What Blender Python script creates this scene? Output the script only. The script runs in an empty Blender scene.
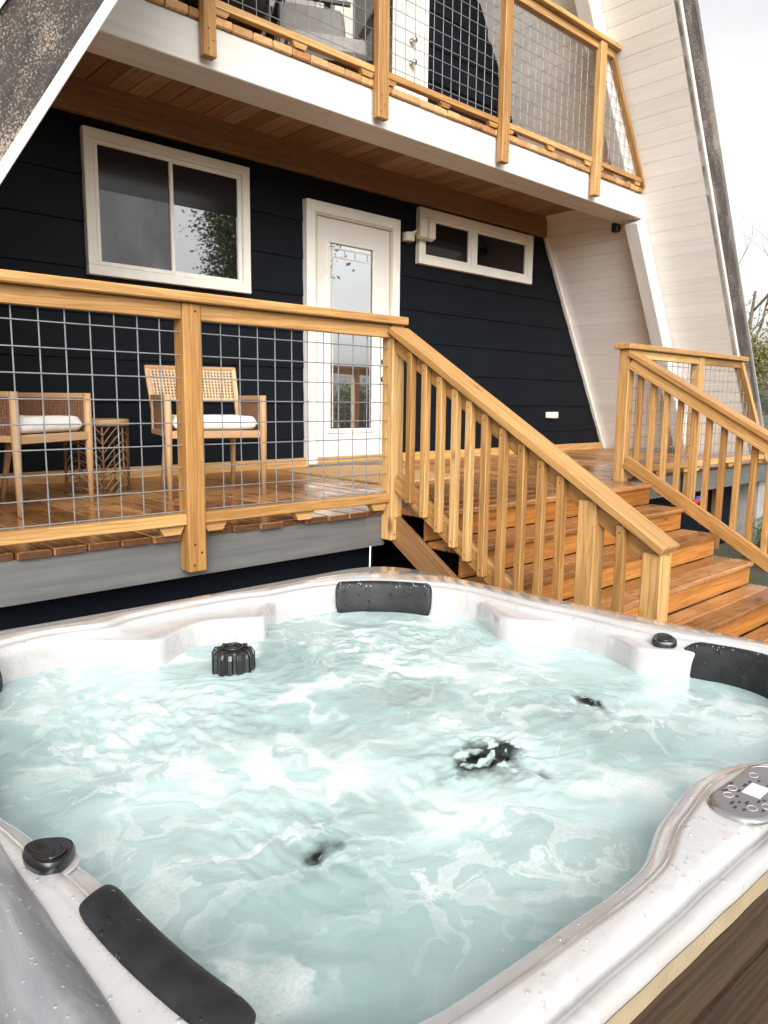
import bpy, math, random
from mathutils import Vector, Matrix, noise
random.seed(7)
V = Vector
H = 1.62                      # camera height above the ground
sc = bpy.context.scene
C = sc.collection
def Z(z): return z + H        # heights were surveyed relative to the eye

# ------------------------------------------------------------------ mesh collector
class M:
    def __init__(s): s.v=[]; s.f=[]; s.g=[]; s.t=[]; s.m=[]
    def vert(s, co, g=None, t=.5):
        s.v.append(V(co)); s.g.append(tuple(g) if g is not None else tuple(co)); s.t.append(t); return len(s.v)-1
    def face(s, ids, mi=0): s.f.append(tuple(ids)); s.m.append(mi)
    def box(s, c, ax, hs, ch=.003, t=None, mi=0):
        """chamfered box: centre, three unit axes (first = grain), half sizes"""
        c=V(c); t=random.random() if t is None else t
        r=V((random.uniform(0,60),random.uniform(0,60),random.uniform(0,60)))
        ch=min(ch, .45*min(hs)); idx={}
        for sx in (-1,1):
            for sy in (-1,1):
                for sz in (-1,1):
                    for k in range(3):
                        l=V((sx*(hs[0]-(0 if k==0 else ch)), sy*(hs[1]-(0 if k==1 else ch)), sz*(hs[2]-(0 if k==2 else ch))))
                        idx[sx,sy,sz,k]=s.vert(c+ax[0]*l.x+ax[1]*l.y+ax[2]*l.z, r+l, t)
        def fc(ids):
            p=[s.v[i] for i in ids]; n=(p[1]-p[0]).cross(p[2]-p[0]); m=sum(p,V())/len(p)-c
            s.face(ids if n.dot(m)>0 else ids[::-1], mi)
        for k in range(3):
            o=[a for a in range(3) if a!=k]
            for sg in (-1,1):
                q=[]
                for a,b in ((-1,-1),(1,-1),(1,1),(-1,1)):
                    d=[0,0,0]; d[k]=sg; d[o[0]]=a; d[o[1]]=b; q.append(idx[d[0],d[1],d[2],k])
                fc(q)
        for k in range(3):      # edges along axis k
            o=[a for a in range(3) if a!=k]
            for a in (-1,1):
                for b in (-1,1):
                    q=[]
                    for e,kk in ((-1,o[0]),(1,o[0]),(1,o[1]),(-1,o[1])):
                        d=[0,0,0]; d[k]=e; d[o[0]]=a; d[o[1]]=b; q.append(idx[d[0],d[1],d[2],kk])
                    fc(q)
        for sx in (-1,1):
            for sy in (-1,1):
                for sz in (-1,1): fc([idx[sx,sy,sz,k] for k in range(3)])
    def board(s, p0, p1, w, th, up=(0,0,1), ch=.003, t=None, mi=0):
        """w across, th along up"""
        p0=V(p0); p1=V(p1); L=(p1-p0); ln=L.length; L=L/ln; up=V(up); U=(up-L*up.dot(L)).normalized(); S=U.cross(L)
        s.box((p0+p1)/2,(L,S,U),(ln/2,w/2,th/2),ch,t,mi)
    def aabb(s, x0,x1,y0,y1,z0,z1, grain=0, ch=.003, t=None, mi=0):
        c=V(((x0+x1)/2,(y0+y1)/2,(z0+z1)/2)); h=[abs(x1-x0)/2,abs(y1-y0)/2,abs(z1-z0)/2]
        E=[V((1,0,0)),V((0,1,0)),V((0,0,1))]; o=[grain,(grain+1)%3,(grain+2)%3]
        s.box(c,[E[i] for i in o],[h[i] for i in o],ch,t,mi)
    def tube(s, pts, r, n=6, closed=False, mi=0):
        pts=[V(p) for p in pts]; N=len(pts); rings=[]; rs=r if isinstance(r,(list,tuple)) else [r]*N
        prev=None; t=random.random(); o=random.uniform(0,50); acc=0
        for i,p in enumerate(pts):
            a=pts[(i-1)%N] if (i>0 or closed) else p; b=pts[(i+1)%N] if (i<N-1 or closed) else p
            d=(b-a).normalized()
            ref=prev if prev is not None else (V((0,0,1)) if abs(d.z)<.9 else V((1,0,0)))
            u=(ref-d*ref.dot(d)).normalized(); w=d.cross(u); prev=u
            if i: acc+=(p-pts[i-1]).length
            rings.append([s.vert(p+(u*math.cos(k*2*math.pi/n)+w*math.sin(k*2*math.pi/n))*rs[i],(o+acc,rs[i]*math.cos(k*2*math.pi/n),rs[i]*math.sin(k*2*math.pi/n)),t) for k in range(n)])
        for i in range(N if closed else N-1):
            A=rings[i]; B=rings[(i+1)%N]
            for k in range(n): s.face((A[k],A[(k+1)%n],B[(k+1)%n],B[k]),mi)
        if not closed: s.face(rings[0][::-1],mi); s.face(rings[-1],mi)
    def lathe(s, c, prof, n=32, mi=0, mod=None):
        c=V(c); rings=[]
        for r,z in prof:
            rings.append([s.vert(c+V((r*math.cos(a),r*math.sin(a),z))*1) for a in [k*2*math.pi/n for k in range(n)]])
        for i in range(len(prof)-1):
            A=rings[i];B=rings[i+1]
            for k in range(n): s.face((A[k],A[(k+1)%n],B[(k+1)%n],B[k]),mi)
        s.face(rings[-1],mi); s.face(rings[0][::-1],mi)
    def loft(s, rings, close_ring=True, cap0=False, cap1=False, mi=0):
        ids=[[s.vert(p) for p in r] for r in rings]; n=len(ids[0])
        for i in range(len(ids)-1):
            A=ids[i];B=ids[i+1]
            for k in range(n if close_ring else n-1): s.face((A[k],A[(k+1)%n],B[(k+1)%n],B[k]),mi)
        if cap0: s.face(ids[0][::-1],mi)
        if cap1: s.face(ids[-1],mi)
        return ids

OFF={}
def build(m, name, mat, parent=None, smooth=False, local=False, autosm=None):
    off=V((0,0,0)) if (parent is None or local) else OFF[parent.name]
    me=bpy.data.meshes.new(name)
    me.from_pydata([tuple(p-off) for p in m.v],[],m.f)
    a=me.attributes.new('grain','FLOAT_VECTOR','POINT')
    a.data.foreach_set('vector',[x for g in m.g for x in g])
    b=me.attributes.new('tint','FLOAT','POINT'); b.data.foreach_set('value',m.t)
    mats=mat if isinstance(mat,(list,tuple)) else [mat]
    for q in mats: me.materials.append(q)
    me.polygons.foreach_set('material_index',m.m)
    if smooth: me.polygons.foreach_set('use_smooth',[True]*len(me.polygons))
    if autosm is not None:
        me.polygons.foreach_set('use_smooth',[True]*len(me.polygons)); me.set_sharp_from_angle(angle=math.radians(autosm))
    me.update()
    o=bpy.data.objects.new(name,me); C.objects.link(o)
    if parent is not None: o.parent=parent
    OFF[o.name]=off
    return o
def thing(name,label,cat,loc=(0,0,0),rz=0,group=None):
    o=bpy.data.objects.new(name,None); o.empty_display_size=.1; C.objects.link(o)
    o.location=loc; o.rotation_euler=(0,0,rz); OFF[o.name]=V(loc)
    return tag(o,label,cat,group)
def tag(o,label=None,cat=None,group=None,kind=None):
    for k,x in (('label',label),('category',cat),('group',group),('kind',kind)):
        if x: o[k]=x
    return o

# ------------------------------------------------------------------ materials
def mat(name):
    m=bpy.data.materials.new(name); m.use_nodes=True; nt=m.node_tree; nt.nodes.clear()
    out=nt.nodes.new('ShaderNodeOutputMaterial'); p=nt.nodes.new('ShaderNodeBsdfPrincipled')
    nt.links.new(p.outputs[0],out.inputs[0]); return m,nt,p,out
def N(nt,t,ins=None,**kw):
    n=nt.nodes.new('ShaderNode'+t)
    for k,v in kw.items(): setattr(n,k,v)
    for k,v in (ins or {}).items():
        if isinstance(v,bpy.types.NodeSocket): nt.links.new(v,n.inputs[k])
        else: n.inputs[k].default_value=v
    return n
def L(nt,a,b): nt.links.new(a,b)
def math_(nt,op,a,b=None,c=None,clamp=False):
    d={0:a}
    if b is not None: d[1]=b
    if c is not None: d[2]=c
    n=N(nt,'Math',d,operation=op); n.use_clamp=clamp; return n.outputs[0]
def ramp(nt,fac,stops,interp='LINEAR'):
    n=nt.nodes.new('ShaderNodeValToRGB'); n.color_ramp.interpolation=interp
    while len(n.color_ramp.elements)<len(stops): n.color_ramp.elements.new(.5)
    for e,(p,c) in zip(n.color_ramp.elements,stops):
        e.position=p; e.color=(*c,1) if len(c)==3 else c
    L(nt,fac,n.inputs[0]); return n.outputs[0]
def mixc(nt,f,a,b,mode='MIX'):
    n=nt.nodes.new('ShaderNodeMix'); n.data_type='RGBA'; n.blend_type=mode
    for i,x in ((0,f),(6,a),(7,b)):
        if isinstance(x,bpy.types.NodeSocket): L(nt,x,n.inputs[i])
        elif isinstance(x,(int,float)): n.inputs[i].default_value=x
        else: n.inputs[i].default_value=(*x,1) if len(x)==3 else x
    return n.outputs[2]
def smooth(nt,x,a,b):
    n=N(nt,'MapRange',{0:x,1:a,2:b},interpolation_type='SMOOTHSTEP'); return n.outputs[0]
def attr(nt,name,out): 
    return N(nt,'Attribute',attribute_name=name).outputs[out]
def vmul(nt,v,s): return N(nt,'VectorMath',{0:v,1:s},operation='MULTIPLY').outputs[0]

def wood(name, light, dark, knot=(.12,.05,.02), rough=.55, wet=None, var=.25, grainmix=.55, knots=True, bump=.15, coat=0, reach=False, hue=.20):
    m,nt,p,out=mat(name)
    g=attr(nt,'grain','Vector'); t=attr(nt,'tint','Fac')
    warp=N(nt,'TexNoise',{'Vector':vmul(nt,g,(.9,6,6)),'Scale':1.,'Detail':2.})
    gv=N(nt,'VectorMath',{0:vmul(nt,g,(.42,19,19)),1:N(nt,'VectorMath',{0:warp.outputs[1],1:(.8,1.7,1.7)},operation='MULTIPLY').outputs[0]},operation='ADD').outputs[0]
    rings=N(nt,'TexNoise',{'Vector':gv,'Scale':1.3,'Detail':5.,'Roughness':.6}).outputs[0]
    ringw=N(nt,'Math',{0:math_(nt,'MULTIPLY',rings,34.)},operation='SINE').outputs[0]
    rw=N(nt,'MapRange',{0:ringw,1:-1.,2:1.,3:0.,4:1.}).outputs[0]
    fine=N(nt,'TexNoise',{'Vector':vmul(nt,g,(5,170,170)),'Scale':1.,'Detail':3.}).outputs[0]
    f=math_(nt,'ADD',math_(nt,'MULTIPLY',rw,.30),math_(nt,'MULTIPLY',fine,.50)); f=math_(nt,'ADD',f,math_(nt,'MULTIPLY',rings,.35))
    f=N(nt,'MapRange',{0:f,1:.25,2:.95}).outputs[0]
    mid=tuple((a+b)/2 for a,b in zip(light,dark))
    col=ramp(nt,f,[(0,dark),(.45,mid),(1,light)])
    blot=N(nt,'TexNoise',{'Vector':vmul(nt,g,(1.6,5,5)),'Scale':1.,'Detail':4.}).outputs[0]
    k=math_(nt,'ADD',math_(nt,'MULTIPLY',t,var*1.4),math_(nt,'MULTIPLY',blot,var*1.4)); k=math_(nt,'ADD',k,1-var*1.4)
    hs_=math_(nt,'SUBTRACT',t,.5)
    kc=N(nt,'CombineColor',{0:k,1:math_(nt,'MULTIPLY',k,math_(nt,'ADD',.99,math_(nt,'MULTIPLY',hs_,hue))),2:math_(nt,'MULTIPLY',k,math_(nt,'ADD',1.02,math_(nt,'MULTIPLY',hs_,hue*2.6)))}).outputs[0]
    col=mixc(nt,1.,col,kc,'MULTIPLY')
    if knots:
        vo=N(nt,'TexVoronoi',{'Vector':vmul(nt,g,(3.2,9,9)),'Scale':1.})
        pick=N(nt,'SeparateColor',{0:vo.outputs['Color']}).outputs[0]
        rad=math_(nt,'MULTIPLY',math_(nt,'SUBTRACT',pick,.45,clamp=True),.26)
        kn=N(nt,'MapRange',{0:math_(nt,'SUBTRACT',vo.outputs['Distance'],rad),1:-.06,2:.07,3:1.,4:0.}).outputs[0]
        col=mixc(nt,math_(nt,'MULTIPLY',kn,.85),col,knot)
    L(nt,col,p.inputs['Base Color'])
    if wet:
        pos=N(nt,'NewGeometry').outputs['Position']
        w=N(nt,'TexNoise',{'Vector':pos,'Scale':wet,'Detail':5.,'Roughness':.6}).outputs[0]
        if reach:
            yy=N(nt,'SeparateXYZ',{0:pos}).outputs[1]
            w=math_(nt,'ADD',math_(nt,'MULTIPLY',w,.8),N(nt,'MapRange',{0:yy,1:3.3,2:5.0,3:.32,4:-.12}).outputs[0])
        wm=smooth(nt,w,.42,.58)
        L(nt,N(nt,'MapRange',{0:wm,3:rough,4:.08}).outputs[0],p.inputs['Roughness'])
        L(nt,mixc(nt,math_(nt,'MULTIPLY',wm,.45),col,mixc(nt,1.,col,(.42,.36,.32),'MULTIPLY')),p.inputs['Base Color'])
    else: p.inputs['Roughness'].default_value=rough
    if coat: p.inputs['Coat Weight'].default_value=coat; p.inputs['Coat Roughness'].default_value=.25
    b=N(nt,'Bump',{'Strength':bump,'Distance':.004,'Height':f}); L(nt,b.outputs[0],p.inputs['Normal'])
    return m
def plain(name,col,rough=.5,metal=0,nscale=8,var=.12,bump=0,bscale=60,spec=.5,coat=0,stretch=(1,1,1)):
    m,nt,p,out=mat(name)
    tc=N(nt,'TexCoord').outputs['Object']
    n=N(nt,'TexNoise',{'Vector':vmul(nt,tc,stretch),'Scale':nscale,'Detail':5.,'Roughness':.6}).outputs[0]
    a=tuple(c*(1-var) for c in col); b=tuple(min(1,c*(1+var)) for c in col)
    L(nt,ramp(nt,n,[(.3,a),(.7,b)]),p.inputs['Base Color'])
    L(nt,N(nt,'MapRange',{0:n,1:.3,2:.7,3:max(.02,rough*.85),4:min(1,rough*1.15)}).outputs[0],p.inputs['Roughness'])
    p.inputs['Metallic'].default_value=metal; p.inputs['Specular IOR Level'].default_value=spec
    if coat: p.inputs['Coat Weight'].default_value=coat
    if bump:
        h=N(nt,'TexNoise',{'Vector':vmul(nt,tc,stretch),'Scale':bscale,'Detail':4.}).outputs[0]
        L(nt,N(nt,'Bump',{'Strength':bump,'Distance':.004,'Height':h}).outputs[0],p.inputs['Normal'])
    return m

W_RAIL=wood('fresh_pine',(.60,.36,.13),(.29,.135,.036),rough=.46,var=.40,bump=.25)
W_DECK=wood('wet_deck_wood',(.52,.265,.10),(.21,.085,.026),rough=.4,wet=2.2,var=.45,reach=True)
W_TREAD=wood('wet_step_wood',(.46,.225,.08),(.19,.075,.022),rough=.32,wet=2.6,var=.42)
W_RISER=wood('riser_wood',(.56,.255,.06),(.25,.085,.018),rough=.34,var=.42)
W_BALC=wood('balcony_end_wood',(.62,.36,.15),(.36,.17,.06),rough=.6,var=.4)
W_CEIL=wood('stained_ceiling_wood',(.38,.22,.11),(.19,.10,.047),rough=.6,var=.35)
W_STRG=wood('stringer_wood',(.33,.18,.075),(.19,.09,.035),rough=.5,var=.2)
W_CHAIR=wood('chair_wood',(.56,.36,.18),(.42,.25,.12),rough=.5,var=.12,knots=False)
W_CANE=plain('cane_webbing',(.52,.36,.22),.6,var=.25,nscale=40)
W_RATTAN=plain('brown_rattan',(.20,.095,.05),.55,var=.35,nscale=50)
W_WICKER=plain('table_wicker',(.21,.125,.06),.55,var=.3,nscale=30)
W_CAB=wood('cabinet_wood',(.066,.040,.019),(.016,.009,.0045),rough=.55,var=.3,knots=False); W_CAB.node_tree.nodes['Principled BSDF'].inputs['Specular IOR Level'].default_value=.15
M_WIRE=plain('galvanised_wire',(.30,.315,.33),.45,metal=.6,nscale=30)
def painted(name,col,rough,streak=(2,2,30),dirt=.12,dirtcol=(.5,.42,.33),amp=.10):
    m,nt,p,out=mat(name)
    g=attr(nt,'grain','Vector'); t=attr(nt,'tint','Fac')
    pos=N(nt,'NewGeometry').outputs['Position']
    n=N(nt,'TexNoise',{'Vector':vmul(nt,g,(1.2,25,25)),'Scale':1.,'Detail':5.,'Roughness':.65}).outputs[0]
    n2=N(nt,'TexNoise',{'Vector':pos,'Scale':2.3,'Detail':5.,'Roughness':.6}).outputs[0]
    c=ramp(nt,n,[(.25,tuple(x*(1-amp) for x in col)),(.6,col),(.85,tuple(min(1,x*(1+amp*.5)) for x in col))])
    c=mixc(nt,math_(nt,'MULTIPLY',smooth(nt,n2,.5,.75),dirt),c,dirtcol)
    k=N(nt,'MapRange',{0:t,3:.96,4:1.03}).outputs[0]
    c=mixc(nt,1.,c,N(nt,'CombineColor',{0:k,1:k,2:k}).outputs[0],'MULTIPLY')
    L(nt,c,p.inputs['Base Color']); p.inputs['Roughness'].default_value=rough
    L(nt,N(nt,'Bump',{'Strength':.12,'Distance':.003,'Height':n}).outputs[0],p.inputs['Normal'])
    return m
M_WHITE=painted('white_paint_on_boards',(.90,.888,.85),.5,dirt=.04)
M_BEAM=painted('white_paint_on_beam',(.70,.685,.65),.55,dirt=.45,dirtcol=(.56,.49,.38),amp=.16)
M_NAVY=painted('navy_siding_paint',(.0054,.0083,.0124),.5,dirt=.35,dirtcol=(.013,.015,.017),amp=.3); M_NAVY.node_tree.nodes['Principled BSDF'].inputs['Specular IOR Level'].default_value=.12
M_GREY=painted('grey_fascia_paint',(.145,.145,.14),.6,dirt=.8,dirtcol=(.10,.10,.095),amp=.35)
M_TRIM=plain('window_trim_white',(.88,.86,.79),.35,nscale=4,var=.06)
M_DOOR=plain('door_white',(.80,.775,.71),.3,nscale=3,var=.04)
M_BLACKM=plain('black_metal',(.012,.012,.013),.35,nscale=20)
M_CHROME=plain('satin_metal',(.6,.6,.6),.25,metal=1.)
M_CUSH=plain('white_cushion_fabric',(.80,.775,.73),.9,nscale=14,var=.05,bump=.3,bscale=200)
M_GCUSH=plain('grey_cushion_fabric',(.34,.325,.31),.9,nscale=14,var=.1,bump=.3,bscale=200)
M_MAT=plain('coir_mat',(.46,.285,.125),.95,nscale=80,var=.3,bump=.6,bscale=250)
M_CONC=plain('concrete',(.33,.32,.30),.85,nscale=6,var=.2,bump=.3)
M_CREAM=plain('cream_plastic',(.72,.66,.54),.45,nscale=12,var=.05)
M_RED=plain('red_plastic',(.5,.03,.03),.4); M_BLUE=plain('blue_plastic',(.04,.12,.4),.4)
M_SCREEN=plain('pale_screen',(.8,.8,.8),.2,var=.02)
M_TAN=plain('tan_panel',(.34,.265,.165),.4,nscale=9,var=.18)
M_BARK=plain('bark',(.11,.085,.065),.9,nscale=9,var=.4,bump=.8,bscale=30,stretch=(1,1,.2))

def glass(name,ior=1.9,base=(.008,.009,.010),mirror=0.,rough=.015,cloud=2.2):
    m,nt,p,out=mat(name)
    tc=N(nt,'TexCoord').outputs['Object']
    n=N(nt,'TexNoise',{'Vector':vmul(nt,tc,(1.6,1,.8)),'Scale':3.,'Detail':5.}).outputs[0]
    L(nt,ramp(nt,n,[(.3,base),(.75,tuple(b*cloud+.002 for b in base))]),p.inputs['Base Color'])
    p.inputs['Roughness'].default_value=rough; p.inputs['IOR'].default_value=ior; p.inputs['Specular IOR Level'].default_value=.5
    w=N(nt,'TexNoise',{'Vector':tc,'Scale':1.6,'Detail':1.}).outputs[0]
    bmp=N(nt,'Bump',{'Strength':.08,'Distance':.02,'Height':w}).outputs[0]; L(nt,bmp,p.inputs['Normal'])
    if mirror:
        gl=N(nt,'BsdfGlossy',{'Color':(.9,.92,.93,1),'Roughness':rough,'Normal':bmp}); mx=N(nt,'MixShader',{0:mirror}); L(nt,p.outputs[0],mx.inputs[1]); L(nt,gl.outputs[0],mx.inputs[2]); L(nt,mx.outputs[0],out.inputs[0])
    return m
G_WIN=glass('window_glass',2.6); G_SCREEN=glass('screened_glass',1.8,base=(.010,.011,.012),rough=.16,cloud=9.); M_DARKREFL=plain('painted_dark_reflection',(.012,.011,.010),.12,nscale=3,var=.3); G_SLIDE=glass('slider_glass',2.0,mirror=.42); G_DARK=glass('dark_glass',1.45,base=(.003,.003,.0035),rough=.05); G_DOOR=glass('door_glass',1.8,base=(.09,.09,.085),mirror=.82)

def dark_fascia():
    m,nt,p,out=mat('weathered_dark_fascia')
    g=attr(nt,'grain','Vector')
    a=N(nt,'TexNoise',{'Vector':vmul(nt,g,(7,22,22)),'Scale':1.6,'Detail':7.,'Roughness':.75}).outputs[0]
    b=N(nt,'TexNoise',{'Vector':vmul(nt,g,(1.5,4,4)),'Scale':1.2,'Detail':4.}).outputs[0]
    v=N(nt,'TexNoise',{'Vector':vmul(nt,g,(.6,1,1)),'Scale':125.,'Detail':5.,'Roughness':.75}).outputs[0]
    peel=math_(nt,'ADD',math_(nt,'MULTIPLY',v,.9),math_(nt,'MULTIPLY',b,.55))
    pm=smooth(nt,peel,.735,.86)
    c=ramp(nt,a,[(.25,(.012,.012,.012)),(.55,(.045,.037,.033)),(.8,(.12,.095,.08))])
    c=mixc(nt,smooth(nt,b,.45,.75),c,(.03,.032,.036))
    c=mixc(nt,math_(nt,'MULTIPLY',pm,.7),c,(.46,.36,.28))
    L(nt,c,p.inputs['Base Color']); p.inputs['Roughness'].default_value=.75
    L(nt,N(nt,'Bump',{'Strength':.5,'Distance':.004,'Height':v}).outputs[0],p.inputs['Normal'])
    return m
M_FASC=dark_fascia()

def acrylic():
    m,nt,p,out=mat('pearl_acrylic')
    tc=N(nt,'TexCoord').outputs['Object']
    w=N(nt,'TexNoise',{'Vector':tc,'Scale':2.2,'Detail':3.}).outputs[1]
    v=N(nt,'VectorMath',{0:tc,1:vmul(nt,w,(.5,.5,.5))},operation='ADD').outputs[0]
    n=N(nt,'TexNoise',{'Vector':vmul(nt,v,(5,5,2)),'Scale':1.3,'Detail':7.,'Roughness':.65,'Distortion':1.2}).outputs[0]
    c=ramp(nt,n,[(.3,(.43,.42,.415)),(.52,(.47,.462,.458)),(.62,(.43,.41,.398)),(.72,(.465,.457,.452))])
    L(nt,c,p.inputs['Base Color'])
    p.inputs['Roughness'].default_value=.12; p.inputs['Specular IOR Level'].default_value=.7; p.inputs['Coat Weight'].default_value=1.; p.inputs['Coat Roughness'].default_value=.05
    # beads of splashed water
    vo=N(nt,'TexVoronoi',{'Vector':tc,'Scale':42.,'Randomness':1.})
    pick=N(nt,'SeparateColor',{0:vo.outputs['Color']}).outputs[0]
    rad=math_(nt,'MULTIPLY',math_(nt,'SUBTRACT',pick,.80,clamp=True),1.5)
    h=N(nt,'MapRange',{0:math_(nt,'DIVIDE',vo.outputs['Distance'],math_(nt,'ADD',rad,.001)),1:0.,2:1.,3:1.,4:0.}).outputs[0]
    h=math_(nt,'SQRT',h)
    L(nt,N(nt,'Bump',{'Strength':.55,'Distance':.005,'Height':h}).outputs[0],p.inputs['Normal'])
    return m
M_ACR=acrylic()
def pillowmat():
    m,nt,p,out=mat('black_foam_vinyl')
    tc=N(nt,'TexCoord').outputs['Object']
    n=N(nt,'TexNoise',{'Vector':tc,'Scale':30.,'Detail':4.}).outputs[0]
    vo=N(nt,'TexVoronoi',{'Vector':tc,'Scale':62.,'Randomness':1.})
    pick=N(nt,'SeparateColor',{0:vo.outputs['Color']}).outputs[0]
    rad=math_(nt,'MULTIPLY',math_(nt,'SUBTRACT',pick,.66,clamp=True),1.1)
    q=math_(nt,'DIVIDE',vo.outputs['Distance'],math_(nt,'ADD',rad,.001))
    h=math_(nt,'SQRT',N(nt,'MapRange',{0:q,1:0.,2:1.,3:1.,4:0.}).outputs[0])
    wetm=smooth(nt,h,.05,.3)
    L(nt,ramp(nt,n,[(.3,(.009,.010,.011)),(.7,(.019,.021,.023))]),p.inputs['Base Color'])
    L(nt,N(nt,'MapRange',{0:wetm,3:.5,4:.05}).outputs[0],p.inputs['Roughness']); p.inputs['Specular IOR Level'].default_value=.32
    fine=N(nt,'TexNoise',{'Vector':tc,'Scale':350.,'Detail':2.}).outputs[0]
    hh=math_(nt,'ADD',math_(nt,'MULTIPLY',h,1.),math_(nt,'MULTIPLY',fine,.12))
    L(nt,N(nt,'Bump',{'Strength':.8,'Distance':.004,'Height':hh}).outputs[0],p.inputs['Normal'])
    return m
M_PILL=pillowmat()
M_BPL=plain('black_plastic',(.012,.013,.014),.22,nscale=20,var=.3,coat=.3)
def vinyl():
    m,nt,p,out=mat('grey_cover_vinyl')
    tc=N(nt,'TexCoord').outputs['Object']
    n=N(nt,'TexNoise',{'Vector':vmul(nt,tc,(14,3,3)),'Scale':1.,'Detail':5.,'Distortion':.8}).outputs[0]
    sp=N(nt,'TexVoronoi',{'Vector':tc,'Scale':70.}); 
    drops=N(nt,'MapRange',{0:sp.outputs['Distance'],1:.08,2:.22,3:1.,4:0.}).outputs[0]
    L(nt,mixc(nt,math_(nt,'MULTIPLY',drops,.35),ramp(nt,n,[(.32,(.12,.123,.135)),(.55,(.23,.233,.25)),(.72,(.36,.362,.375))]),(.7,.7,.72)),p.inputs['Base Color'])
    p.inputs['Roughness'].default_value=.3
    h=math_(nt,'ADD',math_(nt,'MULTIPLY',n,1.),math_(nt,'MULTIPLY',drops,.15))
    L(nt,N(nt,'Bump',{'Strength':.6,'Distance':.012,'Height':h}).outputs[0],p.inputs['Normal'])
    return m
M_VINYL=vinyl()
def ground_mat():
    m,nt,p,out=mat('yard_soil_and_grass')
    pos=N(nt,'NewGeometry').outputs['Position']
    a=N(nt,'TexNoise',{'Vector':pos,'Scale':.6,'Detail':6.}).outputs[0]; b=N(nt,'TexNoise',{'Vector':pos,'Scale':28.,'Detail':5.,'Roughness':.7}).outputs[0]
    c=mixc(nt,smooth(nt,a,.42,.6),ramp(nt,b,[(.3,(.05,.04,.03)),(.7,(.16,.13,.10))]),ramp(nt,b,[(.3,(.03,.045,.015)),(.7,(.09,.11,.04))]))
    L(nt,c,p.inputs['Base Color']); p.inputs['Roughness'].default_value=.95
    L(nt,N(nt,'Bump',{'Strength':.8,'Distance':.03,'Height':b}).outputs[0],p.inputs['Normal'])
    return m
def leafmat(name,c1,c2):
    m,nt,p,out=mat(name)
    t=attr(nt,'tint','Fac')
    L(nt,ramp(nt,t,[(0,c1),(1,c2)]),p.inputs['Base Color']); p.inputs['Roughness'].default_value=.55
    tr=N(nt,'BsdfTranslucent',{'Color':(*[min(1,x*1.2) for x in c2],1)}); mx=N(nt,'MixShader',{0:.25}); L(nt,p.outputs[0],mx.inputs[1]); L(nt,tr.outputs[0],mx.inputs[2]); L(nt,mx.outputs[0],out.inputs[0])
    return m
LEAF_A=leafmat('leaf_dark_green',(.022,.04,.012),(.075,.105,.03)); LEAF_B=leafmat('leaf_olive',(.10,.11,.035),(.30,.28,.11)); LEAF_C=leafmat('leaf_bright_green',(.04,.085,.02),(.13,.21,.05))

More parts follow.
